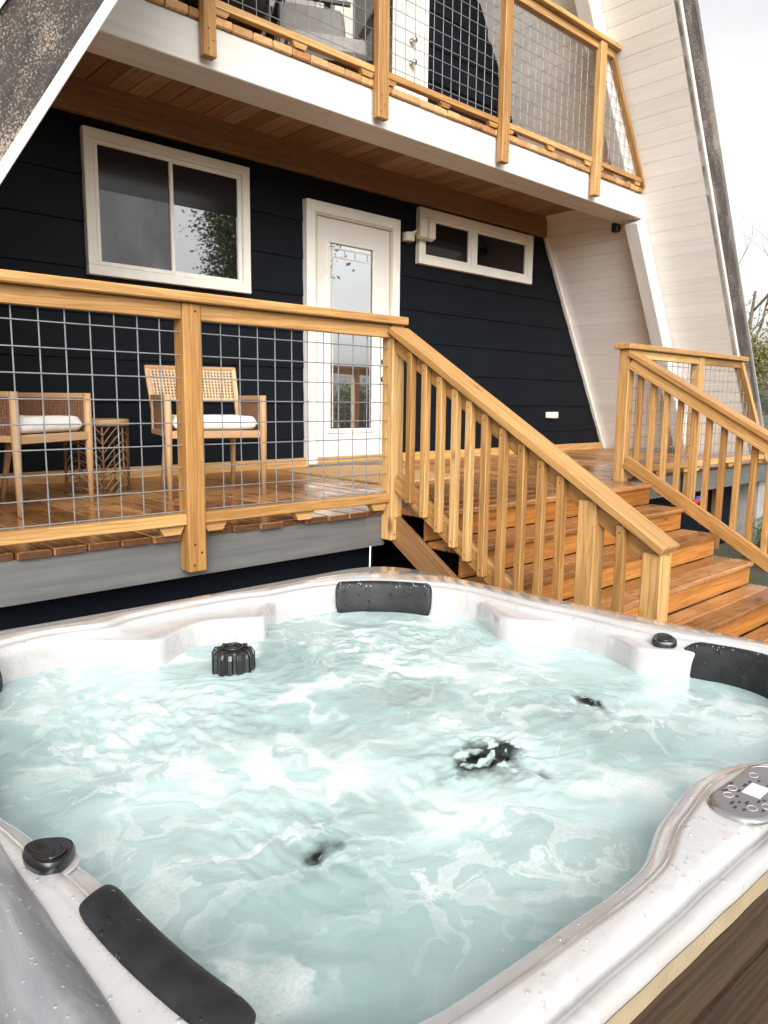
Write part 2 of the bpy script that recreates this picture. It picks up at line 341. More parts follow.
def water_mat():
    m,nt,p,out=mat('foaming_water')
    pos=N(nt,'TexCoord').outputs['Object']
    flat=vmul(nt,pos,(1,1,0))
    w1=N(nt,'TexNoise',{'Vector':flat,'Scale':3.2,'Detail':3.,'Roughness':.5}).outputs[1]
    wv=N(nt,'VectorMath',{0:w1,1:(.5,.5,.5)},operation='SUBTRACT').outputs[0]
    v=N(nt,'VectorMath',{0:flat,1:vmul(nt,wv,(.42,.42,0))},operation='ADD').outputs[0]
    w2=N(nt,'TexNoise',{'Vector':flat,'Scale':13.,'Detail':3.}).outputs[1]
    wv2=N(nt,'VectorMath',{0:w2,1:(.5,.5,.5)},operation='SUBTRACT').outputs[0]
    v2=N(nt,'VectorMath',{0:v,1:vmul(nt,wv2,(.10,.10,0))},operation='ADD').outputs[0]
    big=N(nt,'TexNoise',{'Vector':v,'Scale':2.1,'Detail':4.,'Roughness':.6}).outputs[0]
    region=smooth(nt,big,.38,.62)
    def lace(scale,lo,hi,vec):
        q=N(nt,'TexVoronoi',{'Vector':vec,'Scale':scale,'Randomness':1.},feature='F1').outputs[0]
        nz=N(nt,'TexNoise',{'Vector':vec,'Scale':scale*1.3,'Detail':6.,'Roughness':.65}).outputs[0]
        return smooth(nt,math_(nt,'ADD',q,math_(nt,'MULTIPLY',nz,.55)),lo,hi)
    frag=N(nt,'TexNoise',{'Vector':v2,'Scale':8.5,'Detail':9.,'Roughness':.68}).outputs[0]
    reg2=smooth(nt,N(nt,'TexNoise',{'Vector':v,'Scale':3.4,'Detail':3.}).outputs[0],.46,.62)
    lac=math_(nt,'MULTIPLY',lace(6.5,.83,.93,v2),reg2)
    lac2=math_(nt,'MULTIPLY',lace(17.,.86,.95,v2),region)
    film=N(nt,'MapRange',{0:math_(nt,'SUBTRACT',frag,N(nt,'MapRange',{0:region,3:.72,4:.56}).outputs[0]),1:-.015,2:.035}).outputs[0]
    tex=N(nt,'TexNoise',{'Vector':flat,'Scale':120.,'Detail':5.,'Roughness':.8}).outputs[0]
    foam=math_(nt,'MAXIMUM',math_(nt,'MULTIPLY',lac,.85),math_(nt,'MULTIPLY',lac2,.6))
    foam=math_(nt,'MAXIMUM',foam,math_(nt,'MULTIPLY',film,.85))
    foam=math_(nt,'MULTIPLY',foam,N(nt,'MapRange',{0:tex,1:.34,2:.56,3:.45,4:1.}).outputs[0])
    foam=math_(nt,'MAXIMUM',foam,math_(nt,'MULTIPLY',region,.08))
    # milkiness of the aerated water below
    milk=N(nt,'TexNoise',{'Vector':v,'Scale':1.7,'Detail':3.}).outputs[0]
    turb=N(nt,'MapRange',{0:milk,1:.36,2:.60,3:.66,4:.94}).outputs[0]
    clear=None
    for jx,jy,ra,rb in ((1.315,1.03,.115,.03),(1.73,1.035,.06,.01),(.705,1.015,.045,.0)):
        dd=N(nt,'VectorMath',{0:v2,1:(jx,jy,0)},operation='DISTANCE').outputs['Value']
        q=N(nt,'MapRange',{0:dd,1:ra,2:rb,3:0.,4:1.}).outputs[0]
        clear=q if clear is None else math_(nt,'MAXIMUM',clear,q)
    cn=N(nt,'TexNoise',{'Vector':v2,'Scale':22.,'Detail':3.}).outputs[0]
    clear=math_(nt,'MULTIPLY',clear,smooth(nt,cn,.37,.53))
    keep=math_(nt,'SUBTRACT',1.,math_(nt,'MULTIPLY',clear,1.6),clamp=True)
    turb=math_(nt,'MULTIPLY',turb,keep); foam=math_(nt,'MULTIPLY',foam,keep)
    rip=N(nt,'TexNoise',{'Vector':v,'Scale':16.,'Detail':4.,'Roughness':.55,'Distortion':.6}).outputs[0]
    rip=N(nt,'TexNoise',{'Vector':v2,'Scale':15.,'Detail':2.5,'Roughness':.45}).outputs[0]
    spk=N(nt,'TexNoise',{'Vector':v2,'Scale':48.,'Detail':3.,'Roughness':.6}).outputs[0]
    rip=math_(nt,'ADD',rip,math_(nt,'MULTIPLY',math_(nt,'MULTIPLY',spk,math_(nt,'ADD',region,.25)),.22))
    hgt=math_(nt,'ADD',rip,math_(nt,'MULTIPLY',foam,.25))
    bmp=N(nt,'Bump',{'Strength':.22,'Distance':.02,'Height':hgt}).outputs[0]
    deep=ramp(nt,milk,[(.3,(.40,.56,.555)),(.7,(.485,.62,.615))])
    dif=N(nt,'BsdfDiffuse',{'Color':deep,'Normal':bmp})
    tra=N(nt,'BsdfTransparent',{'Color':(.70,.87,.86,1)})
    body=N(nt,'MixShader',{0:turb,1:tra.outputs[0],2:dif.outputs[0]})
    fr=N(nt,'Fresnel',{'IOR':1.33,'Normal':bmp})
    gl=N(nt,'BsdfGlossy',{'Color':(1,1,1,1),'Roughness':.03,'Normal':bmp})
    wet=N(nt,'MixShader',{0:fr.outputs[0],1:body.outputs[0],2:gl.outputs[0]})
    fo=N(nt,'BsdfDiffuse',{'Color':(.68,.725,.73,1),'Normal':bmp})
    fin=N(nt,'MixShader',{0:math_(nt,'MULTIPLY',foam,.88),1:wet.outputs[0],2:fo.outputs[0]})
    L(nt,fin.outputs[0],out.inputs[0]); nt.nodes.remove(p)
    return m
M_WATER=water_mat()

# ------------------------------------------------------------------ camera
R0=[(0.73649222,-0.09172098,0.67019883),(-0.67636352,-0.11532376,0.7274839),(0.01056432,-0.98908427,-0.14697178)]
right=V([r[0] for r in R0]); down=V([r[1] for r in R0]); fwd=V([r[2] for r in R0])
fwd.normalize(); right=(right-fwd*right.dot(fwd)).normalized(); up=right.cross(fwd)*-1
if up.dot(down)>0: up=-up
cd=bpy.data.cameras.new('camera'); cam=bpy.data.objects.new('camera',cd); C.objects.link(cam)
mw=Matrix((( right.x,up.x,-fwd.x,0),(right.y,up.y,-fwd.y,0),(right.z,up.z,-fwd.z,H),(0,0,0,1)))
cam.matrix_world=mw; cd.sensor_width=36; cd.sensor_fit='AUTO'; cd.lens=738/1024*36; cd.clip_start=.03; cd.clip_end=600
sc.camera=cam

# ------------------------------------------------------------------ setting
m=M(); S_=150; n=60
ids=[[m.vert((-S_+2*S_*i/n,-S_+2*S_*j/n,0)) for i in range(n+1)] for j in range(n+1)]
for j in range(n):
    for i in range(n): m.face((ids[j][i],ids[j][i+1],ids[j+1][i+1],ids[j+1][i]))
tag(build(m,'ground',ground_mat()),kind='structure')
m=M(); m.aabb(-1.2,4.6,-2.2,2.85,-.1,.03,ch=.01); tag(build(m,'patio',M_CONC),kind='structure')

# ------------------------------------------------------------------ house
AL=.46; AR=9.01; SL=.608; YW=5.60; YF=3.57; YB=14.0
def xr(z): return AR-SL*z          # right lining, z relative to the eye
def xl(z): return AL+SL*z
house=thing('house','tall A frame house with navy front wall, white plank eaves and a balcony','house',(4.73,YW,0))
ZR=(AR-AL)/(2*SL)
nl=V((SL,0,1)).normalized()
# roofs : white planks inside, dark shell outside
for side in (1,-1):
    m=M(); d=V((-SL*side,0,1)).normalized(); nrm=V((side,0,SL)).normalized()   # outward
    x0=(xr if side>0 else xl)
    zlist=[]; z=-1.6
    z0off=.003 if side>0 else 0
    k=0
    base=1.989-.124*40
    z=base
    while z<ZR-.1:
        a=V((x0(z),0,Z(z))); b=V((x0(z+.124),0,Z(z+.124)))
        if Z(z)>-.2:
            c=(a+b)/2+nrm*.011; w=(b-a).length-.0026
            m.box(c+V((0,(YF+9)/2,0)),(V((0,1,0)),d,nrm),((9-YF)/2,w/2,.011),.0015)
        z+=.124
    build(m,'plank_lining',M_WHITE,house)
    m=M()
    a=V((x0(-1.75),0,Z(-1.75))); b=V((x0(ZR),0,Z(ZR)))
    c=(a+b)/2+nrm*.165; m.box(c+V((0,(YF+.05+YB)/2,0)),(V((0,1,0)),d,nrm),((YB-YF-.05)/2,(b-a).length/2+.1,.143),.005)
    build(m,'roof',plain('dark_roof_shell',(.05,.05,.05),.9),house)
    m=M(); ln=(b-a).length
    o0=.046 if side>0 else .016
    c=(a+b)/2+nrm*(o0+.145)+V((0,YF+.022,0)); m.box(c,(d,V((0,1,0)),nrm),(ln/2+.12,.022,.145),.006)
    build(m,'fascia_board',M_FASC,house)
    m=M(); wt=.0225 if side>0 else .018
    c=(a+b)/2+nrm*((.0225 if side>0 else -.003))+V((0,YF+.012,0)); m.box(c,(d,V((0,1,0)),nrm),(ln/2,.03,wt),.004)
    build(m,'edge_trim',M_BEAM,house)
    m=M(); c=(a+b)/2+nrm*(o0+.30)+V((0,YF+.01,0)); m.box(c,(d,V((0,1,0)),nrm),(ln/2+.12,.035,.008),.002)
    build(m,'drip_edge',plain('drip_metal',(.7,.7,.7),.4,metal=.5),house)
# front wall: navy boards
m=M(); z=.95-.3235*9
while z<ZR-.35:
    zt=z+.3235; h0=xl(zt)-.13; h1=xr(zt)+.13
    if Z(zt)>.05:
        m.box(((h0+h1)/2,YW+.006,Z(z+.16)),(V((1,0,0)),V((0,1,-.045)).normalized(),V((0,.045,1)).normalized()),((h1-h0)/2,.006,.1612),.0015)
    z+=.3235
build(m,'front_wall',M_NAVY,house)
m=M(); tri=[(xl(-1.6)-.05,-1.6),(xr(-1.6)+.05,-1.6),((AL+AR)/2,ZR)]
A=[m.vert((x,YW+.03,Z(z))) for x,z in tri]; B=[m.vert((x,YW+.08,Z(z))) for x,z in tri]
m.face(A); m.face(B[::-1])
for k in range(3): m.face((A[k],B[k],B[(k+1)%3],A[(k+1)%3]))
build(m,'wall_sheathing',M_NAVY,house)
m=M(); q0=V((xr(2.0)-.035,YW-.02,Z(2.0))); q1=V((xr(-.62)-.035,YW-.02,Z(-.62))); m.board(q0,q1,.045,.05,up=(SL,0,1) if 0 else (1,0,SL)); build(m,'corner_trim',M_WHITE,house)
m=M(); m.aabb(xl(-.5)+.1,xr(-.5)-.05,YW-.045,YW-.004,Z(-.61),Z(-.52),ch=.004); build(m,'base_board',W_RAIL,house)
# balcony
m=M(); m.aabb(xl(2.0)-.02,xr(2.02)+.02,4.28,4.58,Z(1.99),Z(2.235),ch=.006); build(m,'balcony_beam',M_BEAM,house)
m=M(); m.aabb(xl(2.1)+.05,xr(2.15),5.52,5.585,Z(1.99),Z(2.235)); 
build(m,'ledger_board',W_CEIL,house)
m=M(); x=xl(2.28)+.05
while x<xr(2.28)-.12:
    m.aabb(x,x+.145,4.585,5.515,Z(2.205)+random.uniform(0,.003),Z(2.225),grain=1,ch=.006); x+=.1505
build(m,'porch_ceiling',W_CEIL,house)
m=M(); x=xl(2.3)+.02
while x<xr(2.28)-.02:
    m.aabb(x,min(x+.143,xr(2.28)),4.255+random.uniform(-.004,.004),5.59,Z(2.239)-random.uniform(0,.003),Z(2.287),grain=1,ch=.006); x+=.149
build(m,'balcony_floor',W_BALC,house)
# rafters seen below and above the beam
for (za,zb) in ((-.85,1.985),(2.24,ZR-.4)):
    m=M(); a=V((xr(za)-.125,4.36,Z(za))); b=V((xr(zb)-.125,4.36,Z(zb))); m.board(a,b,.15,.20,up=(1,0,SL),ch=.006); build(m,'rafter',M_BEAM,house)

def frame(m,x0,x1,z0,z1,y0,y1,w,ch=.004,wb=None):
    wb=w if wb is None else wb
    m.aabb(x0,x1,y0,y1,Z(z1-w),Z(z1),ch=ch); m.aabb(x0,x1,y0,y1,Z(z0),Z(z0+wb),ch=ch)
    m.aabb(x0,x0+w,y0+.0005,y1-.0005,Z(z0+wb),Z(z1-w),grain=2,ch=ch); m.aabb(x1-w,x1,y0+.0005,y1-.0005,Z(z0+wb),Z(z1-w),grain=2,ch=ch)
# big slider window
m=M(); frame(m,2.175,3.55,.902,1.918,5.545,5.605,.07)
win=build(m,'window',M_TRIM,house)
m=M(); frame(m,2.247,2.862,.974,1.846,5.553,5.60,.03); build(m,'sash',M_TRIM,win)
m=M(); frame(m,2.835,3.478,.974,1.846,5.568,5.602,.034); build(m,'sash',M_TRIM,win)
m=M(); m.aabb(2.275,2.834,5.575,5.585,Z(1.002),Z(1.818)); build(m,'pane',G_SCREEN,win)
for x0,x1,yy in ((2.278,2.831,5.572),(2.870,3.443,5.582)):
    m=M(); m.aabb(x0,x1,yy,yy+.002,Z(1.512),Z(1.815),ch=.0005); build(m,'dark_reflection',M_DARKREFL,win)  # added sheet: a dark reflection painted over the top of each pane
m=M(); m.aabb(2.867,3.446,5.585,5.595,Z(1.006),Z(1.814)); build(m,'pane',G_SLIDE,win)
# transom windows
m=M(); frame(m,5.56,7.474,1.414,1.967,5.54,5.604,.085,wb=.075); m.aabb(6.375,6.46,5.542,5.602,Z(1.489),Z(1.882),grain=2)
win2=build(m,'window',M_TRIM,house)
for x0,x1 in ((5.647,6.373),(6.462,7.387)):
    m=M(); frame(m,x0,x1,1.491,1.880,5.562,5.60,.028); m.aabb(x0+.2,x0+.27,5.553,5.564,Z(1.497),Z(1.513)); build(m,'sash',M_TRIM,win2)
    m=M(); m.aabb(x0+.029,x1-.029,5.585,5.594,Z(1.521),Z(1.850)); build(m,'pane',G_DARK,win2)
# door
def door_trim(m,x0,x1,z0,z1,w):
    m.aabb(x0,x1,5.535,5.604,Z(z1-w),Z(z1)); m.aabb(x0,x0+w,5.5355,5.6035,Z(z0),Z(z1-w),grain=2); m.aabb(x1-w,x1,5.5355,5.6035,Z(z0),Z(z1-w),grain=2)
m=M(); door_trim(m,4.13,5.285,-.60,1.785,.095)
door=build(m,'door',M_TRIM,house)
m=M(); door_trim(m,4.227,5.188,-.60,1.688,.022)
build(m,'jamb',plain('jamb_cream',(.62,.57,.47),.45,var=.05),door)
m=M(); X0,X1,Z0,Z1=4.252,5.162,-.575,1.662
gx0,gx1,gz0,gz1=4.40,4.955,-.27,1.465
m.aabb(X0,gx0,5.565,5.60,Z(Z0),Z(Z1),grain=2,ch=.002); m.aabb(gx1,X1,5.565,5.60,Z(Z0),Z(Z1),grain=2,ch=.002)
m.aabb(gx0,gx1,5.5652,5.5998,Z(Z0),Z(gz0),ch=.0005); m.aabb(gx0,gx1,5.5652,5.5998,Z(gz1),Z(Z1),ch=.0005)
build(m,'door_leaf',M_DOOR,door)
m=M(); frame(m,gx0-.03,gx1+.03,gz0-.03,gz1+.03,5.553,5.575,.045,ch=.006); build(m,'glazing_bead',M_DOOR,door)
m=M(); m.aabb(gx0+.012,gx1-.012,5.578,5.588,Z(gz0+.012),Z(gz1-.012)); build(m,'pane',G_DOOR,door)
m=M()
for zz in (gz1-.055,gz1-.135): m.aabb(gx0+.014,gx1-.014,5.572,5.5765,Z(zz-.005),Z(zz+.005),ch=.001)
for xx in (gx0+.05,gx0+.2,gx0+.33,gx1-.07): m.aabb(xx-.004,xx+.004,5.5722,5.5763,Z(gz1-.132),Z(gz1-.058),grain=2,ch=.001)
m.aabb(gx0+.05,gx0+.058,5.5722,5.5763,Z(gz0+.03),Z(gz1-.14),grain=2,ch=.001)
build(m,'glazing_bar',M_DOOR,door)
m=M(); m.aabb(4.13,5.285,5.44,5.60,Z(-.61),Z(-.578)); build(m,'threshold',plain('threshold_metal',(.3,.28,.25),.4,metal=.6),door)
for zz in (.40,.23):
    m=M()
    prof=[(.028,0),(.028,.01),(.012,.012),(.012,.035),(.027,.045),(.030,.06),(.020,.07),(.005,.072)]
    c=V((5.09,5.565,Z(zz))); rings=[[c+V((r*math.cos(a),-h,r*math.sin(a))) for a in [k*2*math.pi/16 for k in range(16)]] for r,h in prof]
    m.loft(rings,cap0=True,cap1=True); build(m,'door_handle',M_BLACKM,door,smooth=True)
# upper floor wall openings
m=M(); frame(m,4.45,5.635,2.29,4.45,5.535,5.605,.1); d2=build(m,'door',M_TRIM,house)
m=M(); m.aabb(4.552,5.53,5.565,5.60,Z(2.30),Z(4.345),grain=2); build(m,'door_leaf',M_DOOR,d2)
m=M(); m.aabb(4.68,5.16,5.55,5.563,Z(2.5),Z(4.2)); build(m,'pane',G_WIN,d2)
for zz in (3.27,3.47):
    m=M(); c=V((5.42,5.565,Z(zz))); rings=[[c+V((r*math.cos(a),-h,r*math.sin(a))) for a in [k*2*math.pi/16 for k in range(16)]] for r,h in prof]; m.loft(rings,cap0=True,cap1=True); build(m,'door_handle',M_CHROME,d2,smooth=True)
m=M(); frame(m,2.6,4.33,2.75,4.3,5.54,5.605,.08); w3=build(m,'window',M_TRIM,house)
m=M(); m.aabb(2.681,4.249,5.57,5.59,Z(2.83),Z(4.22)); build(m,'pane',plain('curtained_pane',(.62,.56,.56),.25,nscale=3,var=.12,stretch=(14,1,.3)),w3)

# ------------------------------------------------------------------ deck
DZ=-.61
deck=thing('deck','wet brown timber porch deck with a grey front fascia','deck',(3.5,4.2,0))
m=M(); x=-1.55
while x<9.3:
    w=.134
    y0=3.118+random.uniform(-.02,.02) if x<2.93 else (3.10 if x<5.45 else 3.2+random.uniform(-.01,.01))
    m.aabb(x,x+w,y0,5.596,Z(DZ-.032),Z(DZ)+random.uniform(-.0008,.0008),grain=1,ch=.004); x+=w+.009
fb=build(m,'floor_boards',[W_DECK,wood('wet_shadowed_end_grain',(.14,.06,.025),(.05,.02,.01),rough=.4)],deck)  # front ends darker: wet end grain plus shadow put into the colour
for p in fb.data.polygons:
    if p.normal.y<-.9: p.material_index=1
m=M(); m.aabb(-1.6,2.90,3.142,3.18,Z(-.83),Z(DZ-.034),ch=.002); build(m,'fascia',M_GREY,deck)
m=M(); m.aabb(5.50,9.15,3.215,3.25,Z(-.835),Z(DZ-.034),ch=.002); build(m,'fascia',M_GREY,deck)
m=M(); m.aabb(-1.6,2.955,3.30,3.33,0.0,Z(-.80)); m.aabb(2.93,2.955,3.335,5.55,0.0,Z(-.66)); build(m,'skirt_shadow_panel',M_NAVY,deck)
m=M(); m.aabb(5.52,8.95,3.62,3.65,0.0,Z(-.66)); build(m,'skirt_shadow_panel',M_NAVY,deck)  # dark sheet added to stand in for the shadow under the right deck
for X in (6.6,8.4):
    m=M(); m.aabb(X,X+.09,3.52,3.61,0,Z(DZ-.034),grain=2); build(m,'support_post',W_STRG,deck)

# ------------------------------------------------------------------ mesh panel railing pieces
def wires(x0,x1,z0,z1,y,pitch=.1005,r=.0029,xph=None,zph=None,clip=None,m=None):
    m=m or M()
    x=(x0+.03) if xph is None else xph
    while x-pitch>x0+.004: x-=pitch
    while x<x0+.004: x+=pitch
    while x<x1-.002:
        zt=z1 if clip is None else min(z1,clip(x))
        if zt-z0>.02: m.tube([(x,y,Z(z0)),(x,y,Z(zt))],r,6)
        x+=pitch
    z=(z0+.05) if zph is None else zph
    while z-pitch>z0+.004: z-=pitch
    while z<z1-.004:
        xe=x1 if clip is None else min(x1,clip.inv(z))
        if xe-x0>.02: m.tube([(x0,y-.006,Z(z)),(xe,y-.006,Z(z))],r,6)
        z+=pitch
    return m
M_SCREW=plain('screw_head',(.05,.04,.03),.4,metal=.5)
def screws(m,pts,face='y',r=.0055):
    for x,y,z in pts:
        n=8; t=.0012
        a=[m.vert((x+r*math.cos(k*2*math.pi/n),y,Z(z)+r*math.sin(k*2*math.pi/n))) for k in range(n)] if face=='y' else [m.vert((x,y+r*math.cos(k*2*math.pi/n),Z(z)+r*math.sin(k*2*math.pi/n))) for k in range(n)]
        m.face(a,1)
def foot(m,x,y,z0,z1,w):     # trapezoid block carrying a bottom rail
    a=w/2; b=w/2-.025; t=.019; r=random.random()
    ids=[m.vert((x+sx*(b if lo else a),y+sy*t,Z(z0 if lo else z1)),(random.random()*.01+x*3,sy*t,z0 if lo else z1),r) for lo in (1,0) for sx,sy in ((-1,-1),(1,-1),(1,1),(-1,1))]
    for q in ((0,3,2,1),(4,5,6,7),(0,1,5,4),(1,2,6,5),(2,3,7,6),(3,0,4,7)): m.face([ids[i] for i in q])
# -- left deck railing
rail=thing('deck_railing','low porch railing of new pine with square wire mesh, left of the stairs','railing',(1.2,3.1,Z(-.8)),0)
for i,(a,b) in enumerate(((-1.25,-1.16),(.17,.26),(1.597,1.687),(2.865,2.955))):
    m=M(); m.aabb(a,b,3.05,3.139,Z(-.79),Z(.424),grain=2,ch=.005); screws(m,[(a+.024,3.0485,-.755),(a+.064,3.0485,-.70),(a+.03,3.0485,-.66),(a+.06,3.0485,.39)]); build(m,'post',[W_RAIL,M_SCREW],rail)
m=M(); m.board((-1.6,3.09,Z(.4475)),(2.957,3.09,Z(.4475)),.142,.043,ch=.005); build(m,'cap_rail',W_RAIL,rail)
for a,b in ((-1.16,.17),(.26,1.597),(1.687,2.865)):
    m=M(); m.aabb(a,b,3.062,3.10,Z(.354),Z(.424)); build(m,'top_rail',W_RAIL,rail)
    m=M(); m.aabb(a,b,3.062,3.125,Z(-.566),Z(-.516)); build(m,'bottom_rail',W_RAIL,rail)
    for xx in (a+.065,(a+b)/2 if b-a<1.2 else a+.36,b-.065):
        m=M(); foot(m,xx,3.10,DZ,-.567,.13); build(m,'foot_block',W_RAIL,rail)
    m=wires(a,b,-.516,.354,3.096,xph=.889*1.018,zph=.300); build(m,'wire_mesh',M_WIRE,rail)
# -- right deck railing
rail2=thing('deck_railing','short wire mesh pine railing right of the stairs, ending in a slanted post','railing',(6.6,3.15,Z(DZ)))
for a,b in ((6.76,6.85),):
    m=M(); m.aabb(a,b,3.10,3.189,Z(-.86),Z(.44),grain=2,ch=.005); build(m,'post',W_RAIL,rail2)
m=M(); m.board((5.46,3.145,Z(.4635)),(7.78,3.145,Z(.4635)),.145,.043,ch=.005); build(m,'cap_rail',W_RAIL,rail2)
m=M(); m.board((7.69,3.145,Z(.44)),(8.55,3.145,Z(-.585)),.089,.05,up=(1,0,.8)); build(m,'slanted_post',W_RAIL,rail2)
class Clip:
    def __call__(s,x): return .37 if x<7.7 else .37-(x-7.70)*1.19
    def inv(s,z): return 7.70+(.37-z)/1.19
cl=Clip()
for a,b,top in ((5.59,6.76,.375),(6.85,8.5,.375)):
    m=M(); m.aabb(a,b if b<8 else 7.69,3.112,3.15,Z(.375),Z(.441)); build(m,'top_rail',W_RAIL,rail2)
    m=M(); m.aabb(a,b,3.112,3.175,Z(-.566),Z(-.516)); build(m,'bottom_rail',W_RAIL,rail2)
    for xx in (a+.065,(a+b)/2,b-.065):
        m=M(); foot(m,xx,3.15,DZ,-.567,.13); build(m,'foot_block',W_RAIL,rail2)
    m=wires(a,b,-.516,.375,3.145,clip=cl if b>8 else None); build(m,'wire_mesh',M_WIRE,rail2)
# -- balcony railing
rail3=thing('balcony_railing','balcony railing of new pine and wire mesh along the white beam','railing',(4.7,4.25,Z(2.0)))
bp=[(.99,1.07),(2.384,2.468),(3.765,3.868),(5.165,5.262),(6.60,6.70)]
for a,b in bp[1:]:
    m=M(); m.aabb(a,b,4.19,4.252,Z(2.02),Z(3.41),grain=2,ch=.005); screws(m,[(a+.03,4.1885,2.06),(a+.06,4.1885,2.11),(a+.03,4.1885,2.17)]); build(m,'post',[W_RAIL,M_SCREW],rail3)
    m=M(); m.aabb(b-.01,b+.035,4.257,4.29,Z(2.288),Z(3.36),grain=2); build(m,'stile',W_RAIL,rail3)
m=M(); m.board((2.3,4.245,Z(3.435)),(6.93,4.245,Z(3.435)),.14,.042,ch=.005); build(m,'cap_rail',W_RAIL,rail3)
m=M(); m.board((6.86,4.262,Z(3.41)),(7.61,4.262,Z(2.29)),.075,.045,up=(1,0,.67)); build(m,'slanted_post',W_RAIL,rail3)
class Clip2:
    def __call__(s,x): return 3.34 if x<6.88 else 3.34-(x-6.88)*1.49
    def inv(s,z): return 6.86+(3.36-z)/1.49
cl2=Clip2()
for a,b in ((2.468,3.765),(3.868,5.165),(5.262,6.60),(6.70,7.55)):
    m=M(); m.aabb(a,b if b<7 else 6.88,4.225,4.29,Z(3.345),Z(3.412)); build(m,'top_rail',W_RAIL,rail3)
    m=M(); m.aabb(a,b,4.232,4.285,Z(2.325),Z(2.37)); build(m,'bottom_rail',W_RAIL,rail3)
    for xx in ((a+.06,(a+b)/2,b-.06) if b<7 else (a+.06,b-.06)):
        m=M(); foot(m,xx,4.26,2.288,2.326,.13); build(m,'foot_block',W_RAIL,rail3)
    m=wires(a,b,2.37,3.345,4.268,clip=cl2 if b>7 else None); build(m,'wire_mesh',M_WIRE,rail3)

# ------------------------------------------------------------------ stairs
SX0,SX1=2.945,5.48; RISE=.164; RUN=.268; NY=2.82
st=thing('staircase','wide wet wooden steps with orange brown risers leading up to the deck','staircase',(4.2,2.2,0))
for k in range(6):
    zt=DZ-k*RISE; yn=NY-k*RUN
    m=M(); back=yn+RUN+.018 if k else 3.098
    wd=(back-yn-.007)/2
    m.aabb(SX0,SX1,yn,yn+wd,Z(zt-.036),Z(zt),ch=.008); m.aabb(SX0,SX1,yn+wd+.007,back,Z(zt-.036),Z(zt)-.001,ch=.007)
    build(m,'tread',W_TREAD,st)
    m=M(); m.aabb(SX0,SX1,yn+.026,yn+.046,Z(zt-RISE)+.001,Z(zt-.037),ch=.002); build(m,'riser',W_RISER,st)
def stringer(x0,x1,top,mat_):
    m=M(); sl=RISE/RUN; r=random.uniform(0,50); t=.5
    ya,yb=3.139,1.2; pr=[(ya,top),(ya,top-.17),(yb,top-.17-(ya-yb)*sl),(yb,top-(ya-yb)*sl)]
    c=math.cos(math.atan(sl)); s_=math.sin(math.atan(sl))
    ids=[[m.vert((x,y,Z(z)),(r+y*c+z*s_,r+x,r-y*s_+z*c),t) for y,z in pr] for x in (x0,x1)]
    A,B=ids; m.face(A); m.face(B[::-1])
    for k in range(4): m.face((A[k],B[k],B[(k+1)%4],A[(k+1)%4]))
    build(m,'stringer',mat_,st)
stringer(2.905,2.943,-.60,W_STRG); stringer(5.482,5.499,-.66,W_RAIL)
SL2=.60
# left stair rail
lr=thing('stair_railing','left stair railing of new pine with square balusters, behind the hot tub','railing',(3.0,2.2,Z(-1)))
def zc(y): return .402+SL2*(y-3.025)
m=M(); m.board((2.90,3.049,Z(zc(3.049)-.02)),(2.90,1.40,Z(zc(1.40)-.02)),.142,.040,ch=.005); build(m,'cap_rail',W_RAIL,lr)
m=M(); m.board((2.905,3.049,Z(zc(3.049)-.094)),(2.905,1.43,Z(zc(1.43)-.094)),.038,.092); build(m,'top_rail',W_RAIL,lr)
def zb_(y): return -.40+.585*(y-3.037)
m=M(); m.board((2.905,3.049,Z(zb_(3.049)-.05)),(2.905,1.47,Z(zb_(1.47)-.05)),.038,.10); build(m,'bottom_rail',W_RAIL,lr)
for yb in (3.005,2.888,2.772,2.66,2.56,2.452,2.334,2.214,2.096,1.982,1.66):
    yb*=.966
    m=M(); m.aabb(2.846,2.8845,yb-.021,yb+.019,Z(-.571+.6*(yb-2.873)),Z(zc(yb-.02)-.046),grain=2,ch=.003); screws(m,[(2.845,yb,zb_(yb)-.05),(2.845,yb,zc(yb)-.09)],'x',.004); build(m,'baluster',[W_RAIL,M_SCREW],lr)
for ya in (1.73,1.412):
    m=M(); m.aabb(2.856,2.945,ya,ya+.09,Z(-1.5),Z(zc(ya)-.046),grain=2,ch=.005); build(m,'newel_post',W_RAIL,lr)
# right stair rail
rr=thing('stair_railing','right stair railing of new pine with square balusters, between steps and deck fascia','railing',(5.55,2.2,Z(-1)))
XR=5.50
def zc2(y): return .434+.567*(y-3.116)
m=M(); m.board((XR+.05,3.10,Z(zc2(3.10)-.02)),(XR+.05,1.2,Z(zc2(1.2)-.02)),.142,.040,ch=.005); build(m,'cap_rail',W_RAIL,rr)
m=M(); m.board((XR+.019,3.09,Z(zc2(3.09)-.087)),(XR+.019,1.2,Z(zc2(1.2)-.087)),.038,.09); build(m,'top_rail',W_RAIL,rr)
def zb2(y): return -.403+.567*(y-3.098)
m=M(); m.board((XR+.019,3.09,Z(zb2(3.09)-.05)),(XR+.019,1.2,Z(zb2(1.2)-.05)),.038,.10); build(m,'bottom_rail',W_RAIL,rr)
m=M(); m.aabb(XR,XR+.09,3.10,3.19,Z(DZ-.2),Z(.441),grain=2,ch=.005); build(m,'newel_post',W_RAIL,rr)
m=M(); m.aabb(XR+.005,XR+.095,1.2,1.29,Z(-1.6),Z(zc2(1.25)-.06),grain=2,ch=.005); build(m,'newel_post',W_RAIL,rr)
y=3.02
while y>1.32:
    m=M(); m.aabb(XR+.04,XR+.08,y-.02,y+.02,Z(zb2(y)-.13),Z(zc2(y-.02)-.046),grain=2,ch=.003); build(m,'baluster',W_RAIL,rr); y-=.1145

